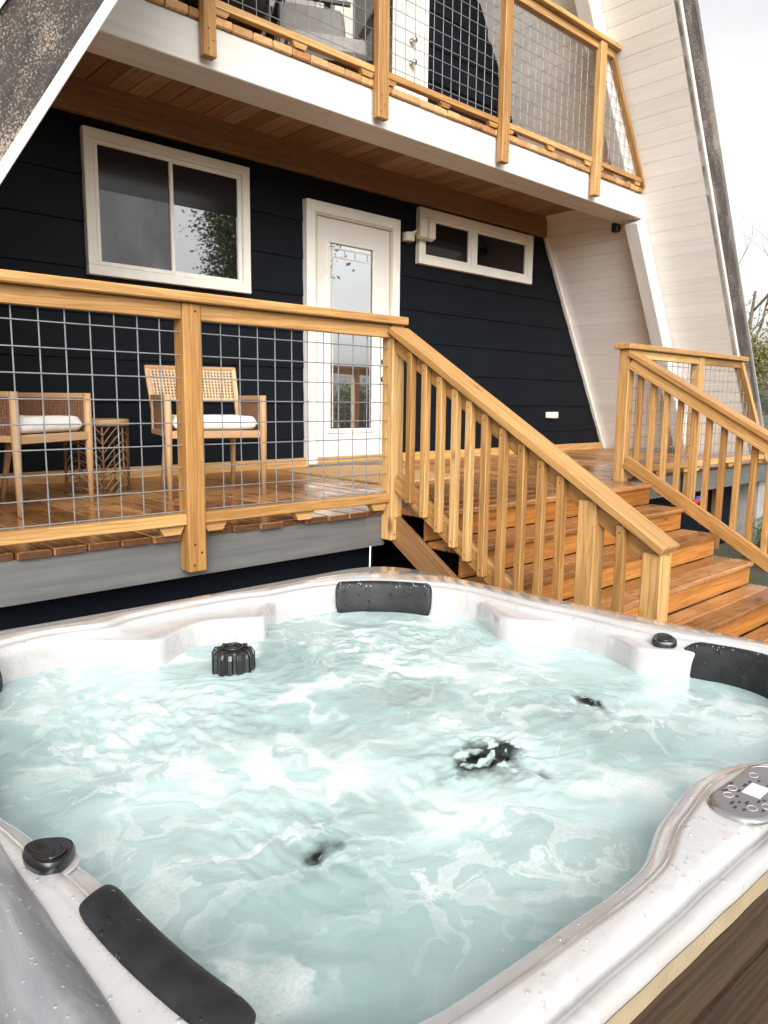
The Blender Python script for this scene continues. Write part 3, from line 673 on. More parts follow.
# ------------------------------------------------------------------ chairs (local: front = -y)
def make_chair(label,loc,rz):
    t=thing('wicker_chair',label,'chair',loc,rz,'woven armchairs on the deck')
    hw=.30; fy=-.28; by=.26
    for s in (-1,1):
        m=M(); m.tube([(s*hw,fy,0),(s*hw,fy,.30),(s*hw,fy,.42),(s*hw,fy,.645)],[.015,.021,.024,.022],8); build(m,'leg',W_CHAIR,t,smooth=True,local=True)
        m=M(); m.tube([(s*.25,by+.04,0),(s*.225,by-.06,.40)],[.014,.022],8); build(m,'leg',W_CHAIR,t,smooth=True,local=True)
        m=M(); m.aabb(s*hw-.017,s*hw+.017,fy+.02,by,.615,.645,grain=1); m.aabb(s*hw-.014,s*hw+.014,fy+.02,by,.385,.42,grain=1); m.aabb(s*hw-.016,s*hw+.016,by-.03,by,.386,.644,grain=2); arm=build(m,'arm',W_CHAIR,t,local=True)
        m=M(); q=.018
        y=fy+.03
        while y<by-.03: m.aabb(s*hw-.004,s*hw+.0005,y,y+.011,.42,.615,grain=2,ch=.001); y+=q
        z=.425
        while z<.612: m.aabb(s*hw-.0002,s*hw+.005,fy+.025,by-.03,z,z+.011,grain=1,ch=.001); z+=q
        build(m,'woven_panel',W_RATTAN,arm,local=True)
    m=M(); m.aabb(-hw+.02,hw-.02,fy-.01,fy+.02,.375,.422); m.aabb(-hw+.02,hw-.02,by-.03,by,.375,.42)
    for i in range(9): m.aabb(-hw+.02,hw-.02,fy+.03+i*.055,fy+.07+i*.055,.395,.41)
    build(m,'seat',W_CHAIR,t,local=True)
    # cushion
    m=M(); nx,ny=18,16; rings=[]
    def cz(u,v,top):
        e=min(1,(1-abs(u))*7)**.45*min(1,(1-abs(v))*9)**.45
        return .425+(.038+ (.050 if top else -.036)*e)+.004*noise.noise(V((u*3,v*3,loc[0])))
    T=[[m.vert((u*(hw-.025),fy+.255+v*.26,cz(u,v,True))) for u in [-1+2*i/nx for i in range(nx+1)]] for v in [-1+2*j/ny for j in range(ny+1)]]
    B=[[m.vert((u*(hw-.025),fy+.255+v*.26,cz(u,v,False))) for u in [-1+2*i/nx for i in range(nx+1)]] for v in [-1+2*j/ny for j in range(ny+1)]]
    for j in range(ny):
        for i in range(nx): m.face((T[j][i],T[j][i+1],T[j+1][i+1],T[j+1][i])); m.face((B[j][i],B[j+1][i],B[j+1][i+1],B[j][i+1]))
    for j in range(ny): m.face((T[j][0],T[j+1][0],B[j+1][0],B[j][0])); m.face((T[j][nx],B[j][nx],B[j+1][nx],T[j+1][nx]))
    for i in range(nx): m.face((T[0][i],B[0][i],B[0][i+1],T[0][i+1])); m.face((T[ny][i],T[ny][i+1],B[ny][i+1],B[ny][i]))
    build(m,'cushion',M_CUSH,t,smooth=True,local=True)
    # back: leaning frame with cane
    def P(u,z): return V((u*(.285 if z<.5 else .285+.02*(z-.5)/.35), by-.02+ (z-.40)*.50, z))
    m=M()
    for s in (-1,1): m.board(P(s,.40),P(s,.835),.032,.026,up=(0,-1,.5))
    m.board(P(-1.05,.83),P(1.05,.83),.026,.034,up=(0,-.5,1))
    m.board(P(-1,.61),P(1,.61),.018,.014,up=(0,-.5,1))
    bk=build(m,'backrest',W_CHAIR,t,local=True)
    m=M(); u=-.92
    while u<.93: m.board(P(u,.612)+V((0,-.003,0)),P(u,.82)+V((0,-.003,0)),.012,.003,up=(0,-1,.5),ch=.0008); u+=.075
    z=.625
    while z<.815: m.board(P(-.96,z),P(.96,z),.003,.012,up=(0,0,1),ch=.0008); z+=.021
    build(m,'cane_panel',W_CANE,bk,local=True)
    return t
fz=Z(DZ)
def chair_pose(fl,fr):
    fl=V((*fl,0)); fr=V((*fr,0)); d=(fr-fl).normalized(); a=math.atan2(d.y,d.x); c=(fl+fr)/2; nrm=V((-d.y,d.x,0)); c=c+nrm*.28; return (c.x,c.y,fz),a
l,a=chair_pose((1.185,4.07),(1.67,4.395)); make_chair('woven chair at the left frame edge, beside the round wicker table',l,a)
l,a=chair_pose((2.10,4.24),(2.68,4.07)); make_chair('woven chair with tall open cane back, standing behind the mesh railing post',l,a)
# side table
tb=thing('wicker_table','small round wicker drum table between the two woven chairs','side table',(1.87,4.78,fz))
m=M(); m.lathe((1.87,4.78,fz),[(.195,.455),(.205,.46),(.205,.478),(.198,.485)],40); build(m,'table_top',W_CHAIR,tb,autosm=40)
m=M(); m.tube([(1.87+.2*math.cos(a),4.78+.2*math.sin(a),fz+.012) for a in [i*2*math.pi/40 for i in range(40)]],.011,6,closed=True); m.tube([(1.87+.2*math.cos(a),4.78+.2*math.sin(a),fz+.45) for a in [i*2*math.pi/40 for i in range(40)]],.009,6,closed=True)
build(m,'hoop',W_WICKER,tb,smooth=True)
m=M()
for r in range(-1,9):
    z0=.02+r*.056; seg=[]
    def zz(a):
        f=(a*4/(2*math.pi)+.12)%1.0; q=1-abs(2*f-1); return z0+.13*(math.sin(q*math.pi/2)**1.0)-.03
    pts=[]
    for i in range(97):
        a=i*2*math.pi/96; z=zz(a)
        if .02<z<.45: pts.append((1.87+.195*math.cos(a),4.78+.195*math.sin(a),fz+z))
        else:
            if len(pts)>1: m.tube(pts,.0045,5)
            pts=[]
    if len(pts)>1: m.tube(pts,.0045,5)
build(m,'rib',W_WICKER,tb,smooth=True)
m=M()
for i in range(8):
    a=(i/8-.03)*2*math.pi; m.tube([(1.87+.19*math.cos(a),4.78+.19*math.sin(a),fz+.01),(1.87+.19*math.cos(a),4.78+.19*math.sin(a),fz+.455)],.006,6)
build(m,'upright',W_WICKER,tb,smooth=True)
# mat
m=M(); rr_=.09; x0,x1,y0,y1=3.72,4.58,4.0,5.35; pr=[]
for cx,cy,a0 in ((x1-rr_,y1-rr_,0),(x0+rr_,y1-rr_,90),(x0+rr_,y0+rr_,180),(x1-rr_,y0+rr_,270)):
    for k in range(7): a=math.radians(a0+k*15); pr.append((cx+rr_*math.cos(a),cy+rr_*math.sin(a)))
m.loft([[V((x,y,fz+.002)) for x,y in pr],[V((x,y,fz+.014)) for x,y in pr],[V((4.15+(x-4.15)*.985,4.67+(y-4.67)*.99,fz+.02)) for x,y in pr]],cap0=True,cap1=True)
tag(build(m,'doormat',M_MAT),'large tan coir mat lying on the deck before the white door','doormat')
# flood light by the transom
fl=thing('security_light','cream twin head security light on the wall between door and transom window','wall light',(5.42,5.59,Z(1.70)))
m=M(); m.lathe((5.40,5.54,Z(1.60)),[(.05,0),(.062,.01),(.065,.06),(.055,.085),(.02,.09)],20); m.aabb(5.36,5.46,5.54,5.595,Z(1.60),Z(1.69)); build(m,'sensor',M_CREAM,fl,autosm=40)
for dx in (.05,.17):
    m=M(); c=V((5.47+dx,5.47,Z(1.735))); m.board(c+V((.02,.02,.09)),c+V((-.02,-.02,-.10)),.09,.085,up=(-.2,-.9,.3),ch=.012); build(m,'lamp_head',M_CREAM,fl)
    m=M(); m.tube([c+V((0,.02,0)),(5.42,5.56,Z(1.67))],.014,8); build(m,'lamp_arm',M_CREAM,fl,smooth=True)
ob=thing('outlet_box','small white outlet box low on the navy wall','outlet',(8.03,5.59,Z(-.14)))
m=M(); m.aabb(7.93,8.03,5.55,5.594,Z(-.175),Z(-.10),ch=.006); m.aabb(8.034,8.15,5.545,5.594,Z(-.18),Z(-.10),ch=.006); build(m,'box',M_TRIM,ob)
m=M(); m.aabb(8.05,8.135,5.54,5.546,Z(-.17),Z(-.11),ch=.003); build(m,'cover',M_CREAM,ob)
cf=thing('eave_spotlight','small black spotlight on the plank eave beside the white rafter','wall light',(7.76,4.62,Z(1.96)))
m=M(); m.aabb(7.70,7.775,4.58,4.66,Z(1.91),Z(2.01),ch=.012); build(m,'lamp_body',M_BLACKM,cf)
m=M(); m.tube([(7.77,4.62,Z(1.96)),(7.83,4.62,Z(1.97))],.02,8); build(m,'bracket',M_BLACKM,cf)
# cable
m=M(); m.tube([(2.77,3.12,Z(-.82)),(2.765,3.118,Z(-.95)),(2.75,3.10,Z(-1.15)),(2.74,3.1,Z(-1.55))],.0045,6); tag(build(m,'cable',M_TRIM,smooth=True),'thin white cable hanging below the grey deck fascia near the stairs','cable')
# valve
vv=thing('hose_valve','small red and blue valve fitting below the right deck fascia','valve',(7.0,3.19,Z(-.86)))
m=M(); m.tube([(6.99,3.24,Z(-.83)),(6.99,3.19,Z(-.87)),(6.99,3.17,Z(-1.0))],.02,8); build(m,'pipe',M_CHROME,vv)
m=M(); m.lathe((6.96,3.15,Z(-.93)),[(.035,0),(.042,.01),(.042,.03),(.03,.04)],14); build(m,'handle',M_RED,vv)
m=M(); m.lathe((7.05,3.15,Z(-.91)),[(.035,0),(.042,.01),(.042,.03),(.03,.04)],14); build(m,'handle',M_BLUE,vv)
# pier
m=M(); m.aabb(9.0,9.35,3.32,3.6,0,Z(-.84),ch=.012); tag(build(m,'concrete_pier',M_CONC),'pale concrete pier under the right end of the deck','pier')

# balcony furniture
bc=thing('lounge_chair','grey cushioned balcony chair with a dark metal frame','chair',(3.75,4.85,Z(2.287)),math.radians(-25))
m=M(); m.aabb(-.30,.30,-.32,.30,.22,.36,ch=.04); build(m,'seat_cushion',M_GCUSH,bc,local=True)
m=M(); m.board((0,.26,.33),(0,.44,.86),.56,.15,up=(0,-1,.3),ch=.05); build(m,'back_cushion',M_GCUSH,bc,local=True)
m=M()
for s in (-1,1):
    m.board((s*.35,-.36,.54),(s*.35,.36,.54),.06,.03); m.board((s*.35,-.33,0),(s*.35,-.30,.53),.035,.05,up=(0,1,0)); m.board((s*.35,.34,0),(s*.35,.26,.53),.035,.05,up=(0,1,0)); 
m.aabb(-.36,.36,-.33,.33,.17,.21); m.board((-.33,.34,.9),(.33,.34,.9),.03,.03)
for i in range(7): m.board((-.3+i*.1,.33,.2),(-.3+i*.1,.53,.88),.05,.02,up=(0,1,0))
build(m,'frame',M_BLACKM,bc,local=True)
b2=thing('bucket_chair','black rounded chair on the balcony left of the grey chair','chair',(2.98,4.95,Z(2.287)))
m=M(); m.lathe((2.98,4.95,Z(2.287)),[(.16,.28),(.26,.32),(.31,.42),(.33,.60),(.31,.66),(.27,.56),(.22,.45)],28); build(m,'seat_shell',M_BLACKM,b2,smooth=True)
m=M()
for i in range(4):
    a=i*math.pi/2+.5; m.tube([(2.98+.15*math.cos(a),4.95+.15*math.sin(a),Z(2.287)+.3),(2.98+.25*math.cos(a),4.95+.25*math.sin(a),Z(2.287))],.014,8)
build(m,'leg_frame',M_BLACKM,b2,smooth=True)

# ------------------------------------------------------------------ hot tub
CX,CY=1.30,1.42; NT=480
def polar_fn(pts,sm=3):
    pol=sorted((math.atan2(y-CY,x-CX)%(2*math.pi),math.hypot(x-CX,y-CY)) for x,y in pts)
    out=[]; n=len(pol)
    for i in range(NT):
        a=i*2*math.pi/NT
        for k in range(n):
            a0,r0=pol[k]; a1,r1=pol[(k+1)%n]
            if k==n-1: a1+=2*math.pi
            aa=a if a>=pol[0][0] else a+2*math.pi
            if a0<=aa<=a1:
                f=(aa-a0)/(a1-a0+1e-9); out.append(1/((1-f)/r0+f/r1)); break
    for _ in range(sm): out=[(out[i-1]+2*out[i]+out[(i+1)%NT])/4 for i in range(NT)]
    return out
def rounded(poly,r,nn=10):
    o=[]; n=len(poly)
    for i in range(n):
        p0=V((*poly[i-1],0)); p=V((*poly[i],0)); p1=V((*poly[(i+1)%n],0)); a=(p0-p).normalized(); b=(p1-p).normalized()
        s=p+a*r; e=p+b*r
        for k in range(nn+1):
            f=k/nn; q=s*(1-f)**2+p*2*f*(1-f)+e*f*f; o.append((q.x,q.y))
        for k in range(1,12):
            f=k/12; q=e.lerp(p1+(p-p1).normalized()*r,f); o.append((q.x,q.y))
    return o
Ro=polar_fn(rounded([(.235,2.50),(2.26,2.455),(2.44,.345),(.245,.425)],.26),6)
PI_=[(.45,2.13),(.50,2.21),(.584,2.286),(.70,2.31),(.80,2.305),(.88,2.27),(.93,2.262),(.98,2.30),(1.21,2.309),(1.446,2.288),(1.51,2.262),(1.652,2.27),(1.812,2.239),(1.95,2.15),(2.058,2.0),(2.111,1.903),(2.13,1.78),(2.125,1.69),(2.125,1.58),(2.13,1.50),(2.145,1.43),(2.155,1.336),(2.155,1.234),(2.155,1.144),(2.17,1.06),(2.19,1.0),(2.21,.93),(2.24,.84),(2.24,.76),(2.19,.66),(2.05,.57),(1.9,.53),(1.75,.51),(1.577,.52),(1.475,.576),(1.371,.59),(1.298,.579),(1.255,.57),(1.188,.563),(1.122,.539),(1.07,.521),(.972,.515),(.85,.525),(.705,.532),(.573,.542),(.48,.58),(.425,.67),(.394,.898),(.392,.984),(.392,1.03),(.387,1.1),(.352,1.216),(.345,1.279),(.325,1.34),(.335,1.45),(.36,1.6),(.365,1.8),(.375,1.95),(.41,2.06)]
Ri=polar_fn(PI_,9)
PS=[p for p in PI_]
def repl(base,new):
    an=[math.atan2(y-CY,x-CX)%(2*math.pi) for x,y in new]; lo,hi=min(an),max(an)
    if hi-lo>math.pi:   # crosses zero
        ins=lambda a: a>=min(x for x in an if x>math.pi) or a<=max(x for x in an if x<math.pi)
    else: ins=lambda a: lo<=a<=hi
    return [p for p in base if not ins(math.atan2(p[1]-CY,p[0]-CX)%(2*math.pi))]+new
PS=repl(PS,[(.885,2.245),(.903,2.195),(.933,2.138),(.979,2.108),(1.03,2.14),(1.095,2.18),(1.176,2.21),(1.245,2.20),(1.316,2.158),(1.377,2.118),(1.41,2.115),(1.44,2.18),(1.452,2.27)])
PS=repl(PS,[(2.12,1.75),(2.085,1.688),(2.03,1.60),(2.02,1.54),(2.05,1.50),(2.10,1.44),(2.14,1.40)])
PS=repl(PS,[(2.15,1.22),(2.125,1.164),(2.085,1.095),(2.078,1.05),(2.10,1.02),(2.17,.995)])
Rs=polar_fn(PS,9)
Rs=[min(a,b-.004) for a,b in zip(Rs,Ri)]
def ring(rs,z): return [V((CX+r*math.cos(i*2*math.pi/NT),CY+r*math.sin(i*2*math.pi/NT),Z(z))) for i,r in enumerate(rs)]
WZ=-.828
def gap(i): return max(.25,min(1,(Ro[i]-Ri[i])/.135))
R=range(NT)
rings=[ring([Ro[i]-.012 for i in R],-.758), ring([Ro[i]-.001 for i in R],-.758), ring(Ro,-.753), ring(Ro,-.744), ring([Ro[i]-.003 for i in R],-.737), ring([Ro[i]-.008 for i in R],-.7335),
 ring([Ro[i]-.030*gap(i) for i in R],-.7325), ring([Ro[i]-.034*gap(i) for i in R],-.7385), ring([Ro[i]-.042*gap(i) for i in R],-.7385), ring([Ro[i]-.047*gap(i) for i in R],-.727), ring([Ro[i]-.053*gap(i) for i in R],-.7205), ring([Ro[i]-.062*gap(i) for i in R],-.7175),
 ring([Ri[i]+.055*gap(i) for i in R],-.7145), ring([Ri[i]+.046*gap(i) for i in R],-.7155), ring([Ri[i]+.039*gap(i) for i in R],-.7205), ring([Ri[i]+.034*gap(i) for i in R],-.7245), ring([Ri[i]+.028*gap(i) for i in R],-.7262), ring([Ri[i]+.014*gap(i) for i in R],-.7268), ring([Ri[i]+.008*gap(i) for i in R],-.729), ring([Ri[i]+.002 for i in R],-.738), ring([Ri[i]-.001 for i in R],-.744),
 ring([min(Ri[i]-.003,Rs[i]+.018) for i in R],-.7465), ring([min(Ri[i]-.004,Rs[i]+.006) for i in R],-.748), ring([Rs[i]-.001 for i in R],-.752), ring([Rs[i]-.004 for i in R],-.760),
 ring([Rs[i]-.010 for i in R],WZ), ring([Rs[i]-.03 for i in R],-.95), ring([Rs[i]-.06 for i in R],-1.08), ring([Rs[i]*.78 for i in R],-1.15), ring([Rs[i]*.60 for i in R],-1.16), ring([Rs[i]*.53 for i in R],-1.22), ring([Rs[i]*.50 for i in R],-1.48), ring([Rs[i]*.3 for i in R],-1.51)]
tub=thing('hot_tub','large pearl white hot tub with brown plank cabinet, full of bubbling water','hot tub',(CX,CY,0))
m=M(); m.loft(rings,cap1=True)
build(m,'shell',M_ACR,tub,smooth=True)
m=M(); m.loft([ring([Ro[i]-.016 for i in R],-.814),ring([Ro[i]-.013 for i in R],-.812),ring([Ro[i]-.013 for i in R],-.7585)]); build(m,'skirt_band',M_TAN,tub,smooth=False)
# cabinet planks (follow the tub outline)
m=M(); zt=-.815; 
while zt>-1.58:
    zb=max(zt-.125,-1.6); 
    idr=[]
    t0=random.random(); off=random.uniform(0,40); per=0
    for (dr,z) in ((.030,zb),(.020,zb+.004),(.018,zt-.006),(.030,zt-.001)):
        row=[]; per=0; rg=ring([Ro[i]-dr for i in R],z)
        for i,p in enumerate(rg):
            if i: per+=(rg[i]-rg[i-1]).length
            row.append(m.vert(p,(off+per,dr,off+p.z),t0))
        idr.append(row)
    for A,B in zip(idr,idr[1:]):
        for k in range(NT): m.face((A[k],A[(k+1)%NT],B[(k+1)%NT],B[k]))
    zt=zb-.001
build(m,'cabinet',W_CAB,tub)
def ang(x,y): return math.atan2(y-CY,x-CX)
def samp(arr,a):
    f=(a%(2*math.pi))/(2*math.pi)*NT; i=int(f)%NT; q=f-int(f); return arr[i]*(1-q)+arr[(i+1)%NT]*q
def pillow(pa,pb,prof,n=44,name='pillow',endr=.05,groove=False,arr=Ri):
    a0=ang(*pa); a1=ang(*pb)
    if a1-a0>math.pi: a1-=2*math.pi
    if a0-a1>math.pi: a1+=2*math.pi
    cdr=sum(p[0] for p in prof)/len(prof); cz=sum(p[1] for p in prof)/len(prof)
    m=M(); rr=[]; Ln=abs(a1-a0)*samp(arr,(a0+a1)/2)
    for i in range(n+1):
        f=i/n; f2=(1-math.cos(f*math.pi))/2; a=a0+(a1-a0)*f2; r=samp(arr,a)
        d=min(f2,1-f2)*Ln; s=1.0 if d>endr else max(.02,math.sqrt(max(0,1-(1-d/endr)**2)))
        s=.25+.75*s if 0<i<n else .1
        row=[]
        for dr,z in prof:
            rr_=r+cdr+(dr-cdr)*(.45+.55*s); row.append(V((CX+rr_*math.cos(a),CY+rr_*math.sin(a),Z(cz+(z-cz)*s))))
        rr.append(row)
    m.loft(rr,cap0=True,cap1=True)
    bm_o=build(m,name,M_PILL,tub,smooth=True)
    sub=bm_o.modifiers.new('sub','SUBSURF'); sub.levels=1; sub.render_levels=1
    return bm_o
upright=[(.016,-.716),(-.002,-.708),(-.020,-.711),(-.030,-.725),(-.036,-.765),(-.044,-.805),(-.044,-.838),(-.02,-.848),(-.004,-.80),(0,-.76)]
pl=pillow((1.80,2.236),(2.072,1.962),upright,endr=.022)
pillow((.385,1.99),(.548,2.248),upright,endr=.022)
# moulded line on the pillow face
m=M(); a0=ang(1.90,2.17); a1=ang(2.03,2.03); pts=[]
for i in range(17):
    f=i/16; a=a0+(a1-a0)*f; z=-.735-.030*min(1,min(f,1-f)*6)**.7; r=samp(Ri,a)-.0325-.2*max(0,-.735-z); pts.append((CX+r*math.cos(a),CY+r*math.sin(a),Z(z)))
m.tube(pts,.0022,6); build(m,'moulded_line',M_BPL,pl,smooth=True)
upr2=[(.03,-.728),(.008,-.719),(-.018,-.722),(-.034,-.737),(-.042,-.77),(-.048,-.82),(-.046,-.85),(-.022,-.856),(-.004,-.82),(.01,-.77)]
pillow((2.19,.985),(2.10,.60),upr2,endr=.03)
flatp=[(.058,-.720),(.064,-.712),(.055,-.705),(.030,-.7015),(.0,-.705),(-.014,-.713),(-.019,-.728),(-.014,-.742),(0,-.742),(.03,-.724)]
pillow((.372,1.015),(.408,.66),[(a+.012,b) for a,b in flatp],n=60,endr=.045)
# diverter knobs
def knob(cx,cy,z,r,rz):
    m=M(); n=40; rows=[]
    for rr_,zz,cut in ((.96,0,0),(.97,.005,0),(1.05,.007,0),(1.06,.017,0),(.97,.024,0),(.80,.0245,0),(.62,.021,0),(.1,.0205,0)):
        row=[]
        for k in range(n):
            a=k*2*math.pi/n; q=rr_*r*(1+(.09 if rr_>.75 else .0)*math.cos(3*a)); 
            dz=zz*(1+.18*math.cos(a))
            x=q*math.cos(a); y=q*math.sin(a)*.92
            row.append(V((cx+x*math.cos(rz)-y*math.sin(rz),cy+x*math.sin(rz)+y*math.cos(rz),Z(z)+dz)))
        rows.append(row)
    m.loft(rows,cap0=True,cap1=True)
    k=build(m,'diverter_knob',M_BPL,tub,autosm=50)
    m=M(); pts=[]
    for i in range(13):
        a=math.pi*(.15+.7*i/12)+rz+math.pi/2; pts.append((cx+r*.62*math.cos(a),cy+r*.62*math.sin(a),Z(z)+.0215))
    m.tube(pts,.0035,6); build(m,'grip_ridge',M_BPL,k,smooth=True)
    m=M(); m.lathe((cx,cy,Z(z)-.003),[(r*1.18,0),(r*1.16,.002)],32); build(m,'seat_ring',M_ACR,k)
knob(.338,1.128,-.7175,.036,2.3)
knob(2.165,1.045,-.746,.038,.6)
# filter lid
fx,fy=1.145,1.925
m=M(); n=72; rows=[]
for zz,rr_,rib in ((-.12,.060,1),(.052,.060,1),(.066,.056,.4),(.072,.050,0),(.074,.030,0),(.075,.004,0)):
    rows.append([V((fx+(rr_+rib*.0035*(1 if (k//3)%2 else -1))*math.cos(k*2*math.pi/n),fy+(rr_+rib*.0035*(1 if (k//3)%2 else -1))*math.sin(k*2*math.pi/n),Z(WZ+zz))) for k in range(n)])
m.loft(rows,cap0=True,cap1=True); fl_=build(m,'filter_lid',M_BPL,tub)
m=M()
for k in range(9):
    a=k*2*math.pi/9+.2; m.tube([(fx+.066*math.cos(a),fy+.066*math.sin(a),Z(WZ-.03)),(fx+.066*math.cos(a),fy+.066*math.sin(a),Z(WZ+.055)),(fx+.056*math.cos(a),fy+.056*math.sin(a),Z(WZ+.073)),(fx+.03*math.cos(a),fy+.03*math.sin(a),Z(WZ+.077))],.0024,5)
m.tube([(fx+.03*math.cos(a),fy+.03*math.sin(a),Z(WZ+.078)) for a in [k*2*math.pi/24 for k in range(24)]],.003,5,closed=True)
build(m,'cage',M_BPL,fl_,smooth=True)
m=M(); m.aabb(fx-.15,fx+.02,fy-.12,fy+.25,Z(-1.2),Z(-.90),ch=.03); build(m,'filter_housing',M_ACR,tub)
# jets just under the surface
for jx,jy,jr,jz in ((1.315,1.03,.095,-.858),(1.73,1.035,.05,-.855),(.705,1.015,.04,-.855)):
    m=M(); m.lathe((jx,jy,Z(jz)),[(jr*.9,-.30),(jr*1.05,-.03),(jr,-.012),(jr*.8,-.003),(jr*.45,.002),(.002,.004)],24); build(m,'jet',M_BPL,tub,autosm=40)
# beads of splashed water on the rim and head rests
M_BEAD,ntb,pb_,ob_=mat('water_bead')
trb=N(ntb,'BsdfTransparent',{'Color':(.97,.98,.98,1)}); glb=N(ntb,'BsdfGlossy',{'Color':(1,1,1,1),'Roughness':.02})
mxb=N(ntb,'MixShader',{1:trb.outputs[0],2:glb.outputs[0]}); mxb.inputs[0].default_value=.16; L(ntb,mxb.outputs[0],ob_.inputs[0]); ntb.nodes.remove(pb_)
def bead(m,p,nrm,r):
    u=nrm.orthogonal().normalized(); w=nrm.cross(u); st=random.uniform(.8,1.5)
    rows=[]
    for rr_,hh in ((1,-.05),(.93,.14),(.7,.28),(.35,.36)):
        rows.append([p+u*(r*rr_*st*math.cos(k*math.pi/4))+w*(r*rr_*math.sin(k*math.pi/4))+nrm*(r*hh) for k in range(8)])
    ids=m.loft(rows,cap1=True)
rb=random.Random(5); m=M(); made=0
while made<620:
    i=rb.randrange(NT); k=rb.choice((8,9,10,11,11,11,11,12,13,14,15,16,17)); p=rings[k][i].lerp(rings[k+1][i],rb.random())
    if p.y>1.35 and rb.random()<.85: continue
    q=(rings[k+1][i]-rings[k][i]).cross(rings[k][(i+1)%NT]-rings[k][i]).normalized()
    if q.z<0: q=-q
    if math.hypot(p.x-1.385,p.y-.468)<.11: continue
    bead(m,p,q,.0012+.0034*rb.random()**2.2); made+=1
wb=build(m,'water_beads',M_BEAD,tub,smooth=True); wb['kind']='stuff'
m=M()
for po in [o for o in tub.children if o.name.startswith('pillow')]:
    fs=[f for f in po.data.polygons if f.normal.z>.25 and f.area>2e-5]; off=OFF[po.name]
    for _ in range(85):
        f=rb.choice(fs); vs=[po.data.vertices[v].co for v in f.vertices]
        a,b=rb.random(),rb.random(); p=vs[0].lerp(vs[1],a).lerp(vs[3%len(vs)].lerp(vs[2],a),b)+off
        bead(m,p-f.normal*.0012,f.normal,.0016+.0030*rb.random()**2)
wb=build(m,'water_beads',M_BEAD,tub,smooth=True); wb['kind']='stuff'
# control panel
px,py,pw,pd=1.385,.468,.235,.098
def panelpts(s,z,rr0=.048):
    w=pw/2*s if s<1 else pw/2+(s-1); d=pd/2*s if s<1 else pd/2+(s-1); r=min(w,d)*.92; o=[]
    for cx,cy,a0 in ((w-r,d-r,0),(-w+r,d-r,90),(-w+r,-d+r,180),(w-r,-d+r,270)):
        for k in range(9): a=math.radians(a0+k*11.25); o.append((cx+r*math.cos(a),cy+r*math.sin(a)))
    ca,sa=math.cos(-.04),math.sin(-.04); tilt=.04
    return [V((px+x*ca-y*sa,py+x*sa+y*ca,Z(z)-y*tilt*0)) for x,y in o]
PZ=-.7172
m=M(); m.loft([panelpts(1.004,PZ),panelpts(1.006,PZ+.006),panelpts(1.002,PZ+.011),panelpts(.97,PZ+.012),panelpts(.955,PZ+.0105)],cap0=True,cap1=False)
cp=build(m,'control_panel',M_CHROME,tub,autosm=50)
m=M(); m.loft([panelpts(.955,PZ+.009),panelpts(.954,PZ+.0112)],cap1=True); build(m,'panel_face',plain('panel_silver',(.20,.185,.185),.35,metal=.3,nscale=30),cp)
m=M(); m.aabb(px-.03,px+.018,py-.014,py+.018,Z(PZ+.011),Z(PZ+.0125),ch=.0005); build(m,'screen',M_SCREEN,cp)
for bx,by in ((-.075,-.018),(-.05,-.033),(-.015,-.035),(-.06,.03),(-.03,.035),(.05,-.03),(.05,.028),(.085,0)):
    m=M(); n=20; m.tube([(px+bx+.010*math.cos(a),py+by+.008*math.sin(a),Z(PZ+.0118)) for a in [k*2*math.pi/n for k in range(n)]],.0009,4,closed=True); build(m,'button',plain('button_grey',(.45,.42,.42),.35,nscale=30),cp)
m=M(); random.seed(11)
for bx,by,w in ((-.093,.004,.009),(-.082,.014,.013),(-.070,.006,.007),(-.062,-.004,.012),(-.042,-.017,.010),(-.09,-.010,.008),(-.030,-.022,.006),(-.002,-.024,.010),(.01,-.03,.007),(-.068,-.034,.009),(-.04,-.046,.0),( -.03,.023,.010),(.0,.024,.014),(.02,.023,.008),(-.052,.017,.007),(-.045,.040,.006),(.03,-.006,.005),(.035,.012,.008),(-.05,.044,.006),(.06,.0,.008),(-.012,.044,.010)):
    if w: m.aabb(px+bx-w*.5,px+bx+w*.5,py+by-.0022,py+by+.0022,Z(PZ+.0111),Z(PZ+.0121),ch=.0003)
build(m,'icon',plain('icon_dark',(.02,.018,.03),.4),cp)
# folded cover standing against the tub's left side
cov=thing('tub_cover','folded grey vinyl cover standing against the left side of the hot tub','tub cover',(.2,1.2,0))
m=M(); rows=[]; n=60
for j in range(n+1):
    y=.30+j*(2.45-.30)/n; row=[]; wob=.006*noise.noise(V((0,y*5,3)))
    for k in range(17):
        a=math.pi*k/16; r=.056; row.append(V((.244+wob-r*math.cos(a)*1.0,y,Z(-.735)+r*.8*math.sin(a)+.003*noise.noise(V((k*.4,y*9,1))))))
    row=[V((.188+wob,y,.25))]+row+[V((.244+wob+.056,y,.25))]
    rows.append(row)
m.loft(rows,cap0=True,cap1=True); build(m,'vinyl_slab',M_VINYL,cov,autosm=60)
m=M(); m.aabb(.172,.186,.82,.93,Z(-.98),Z(-.735),ch=.004); build(m,'handle_strap',M_BPL,cov)
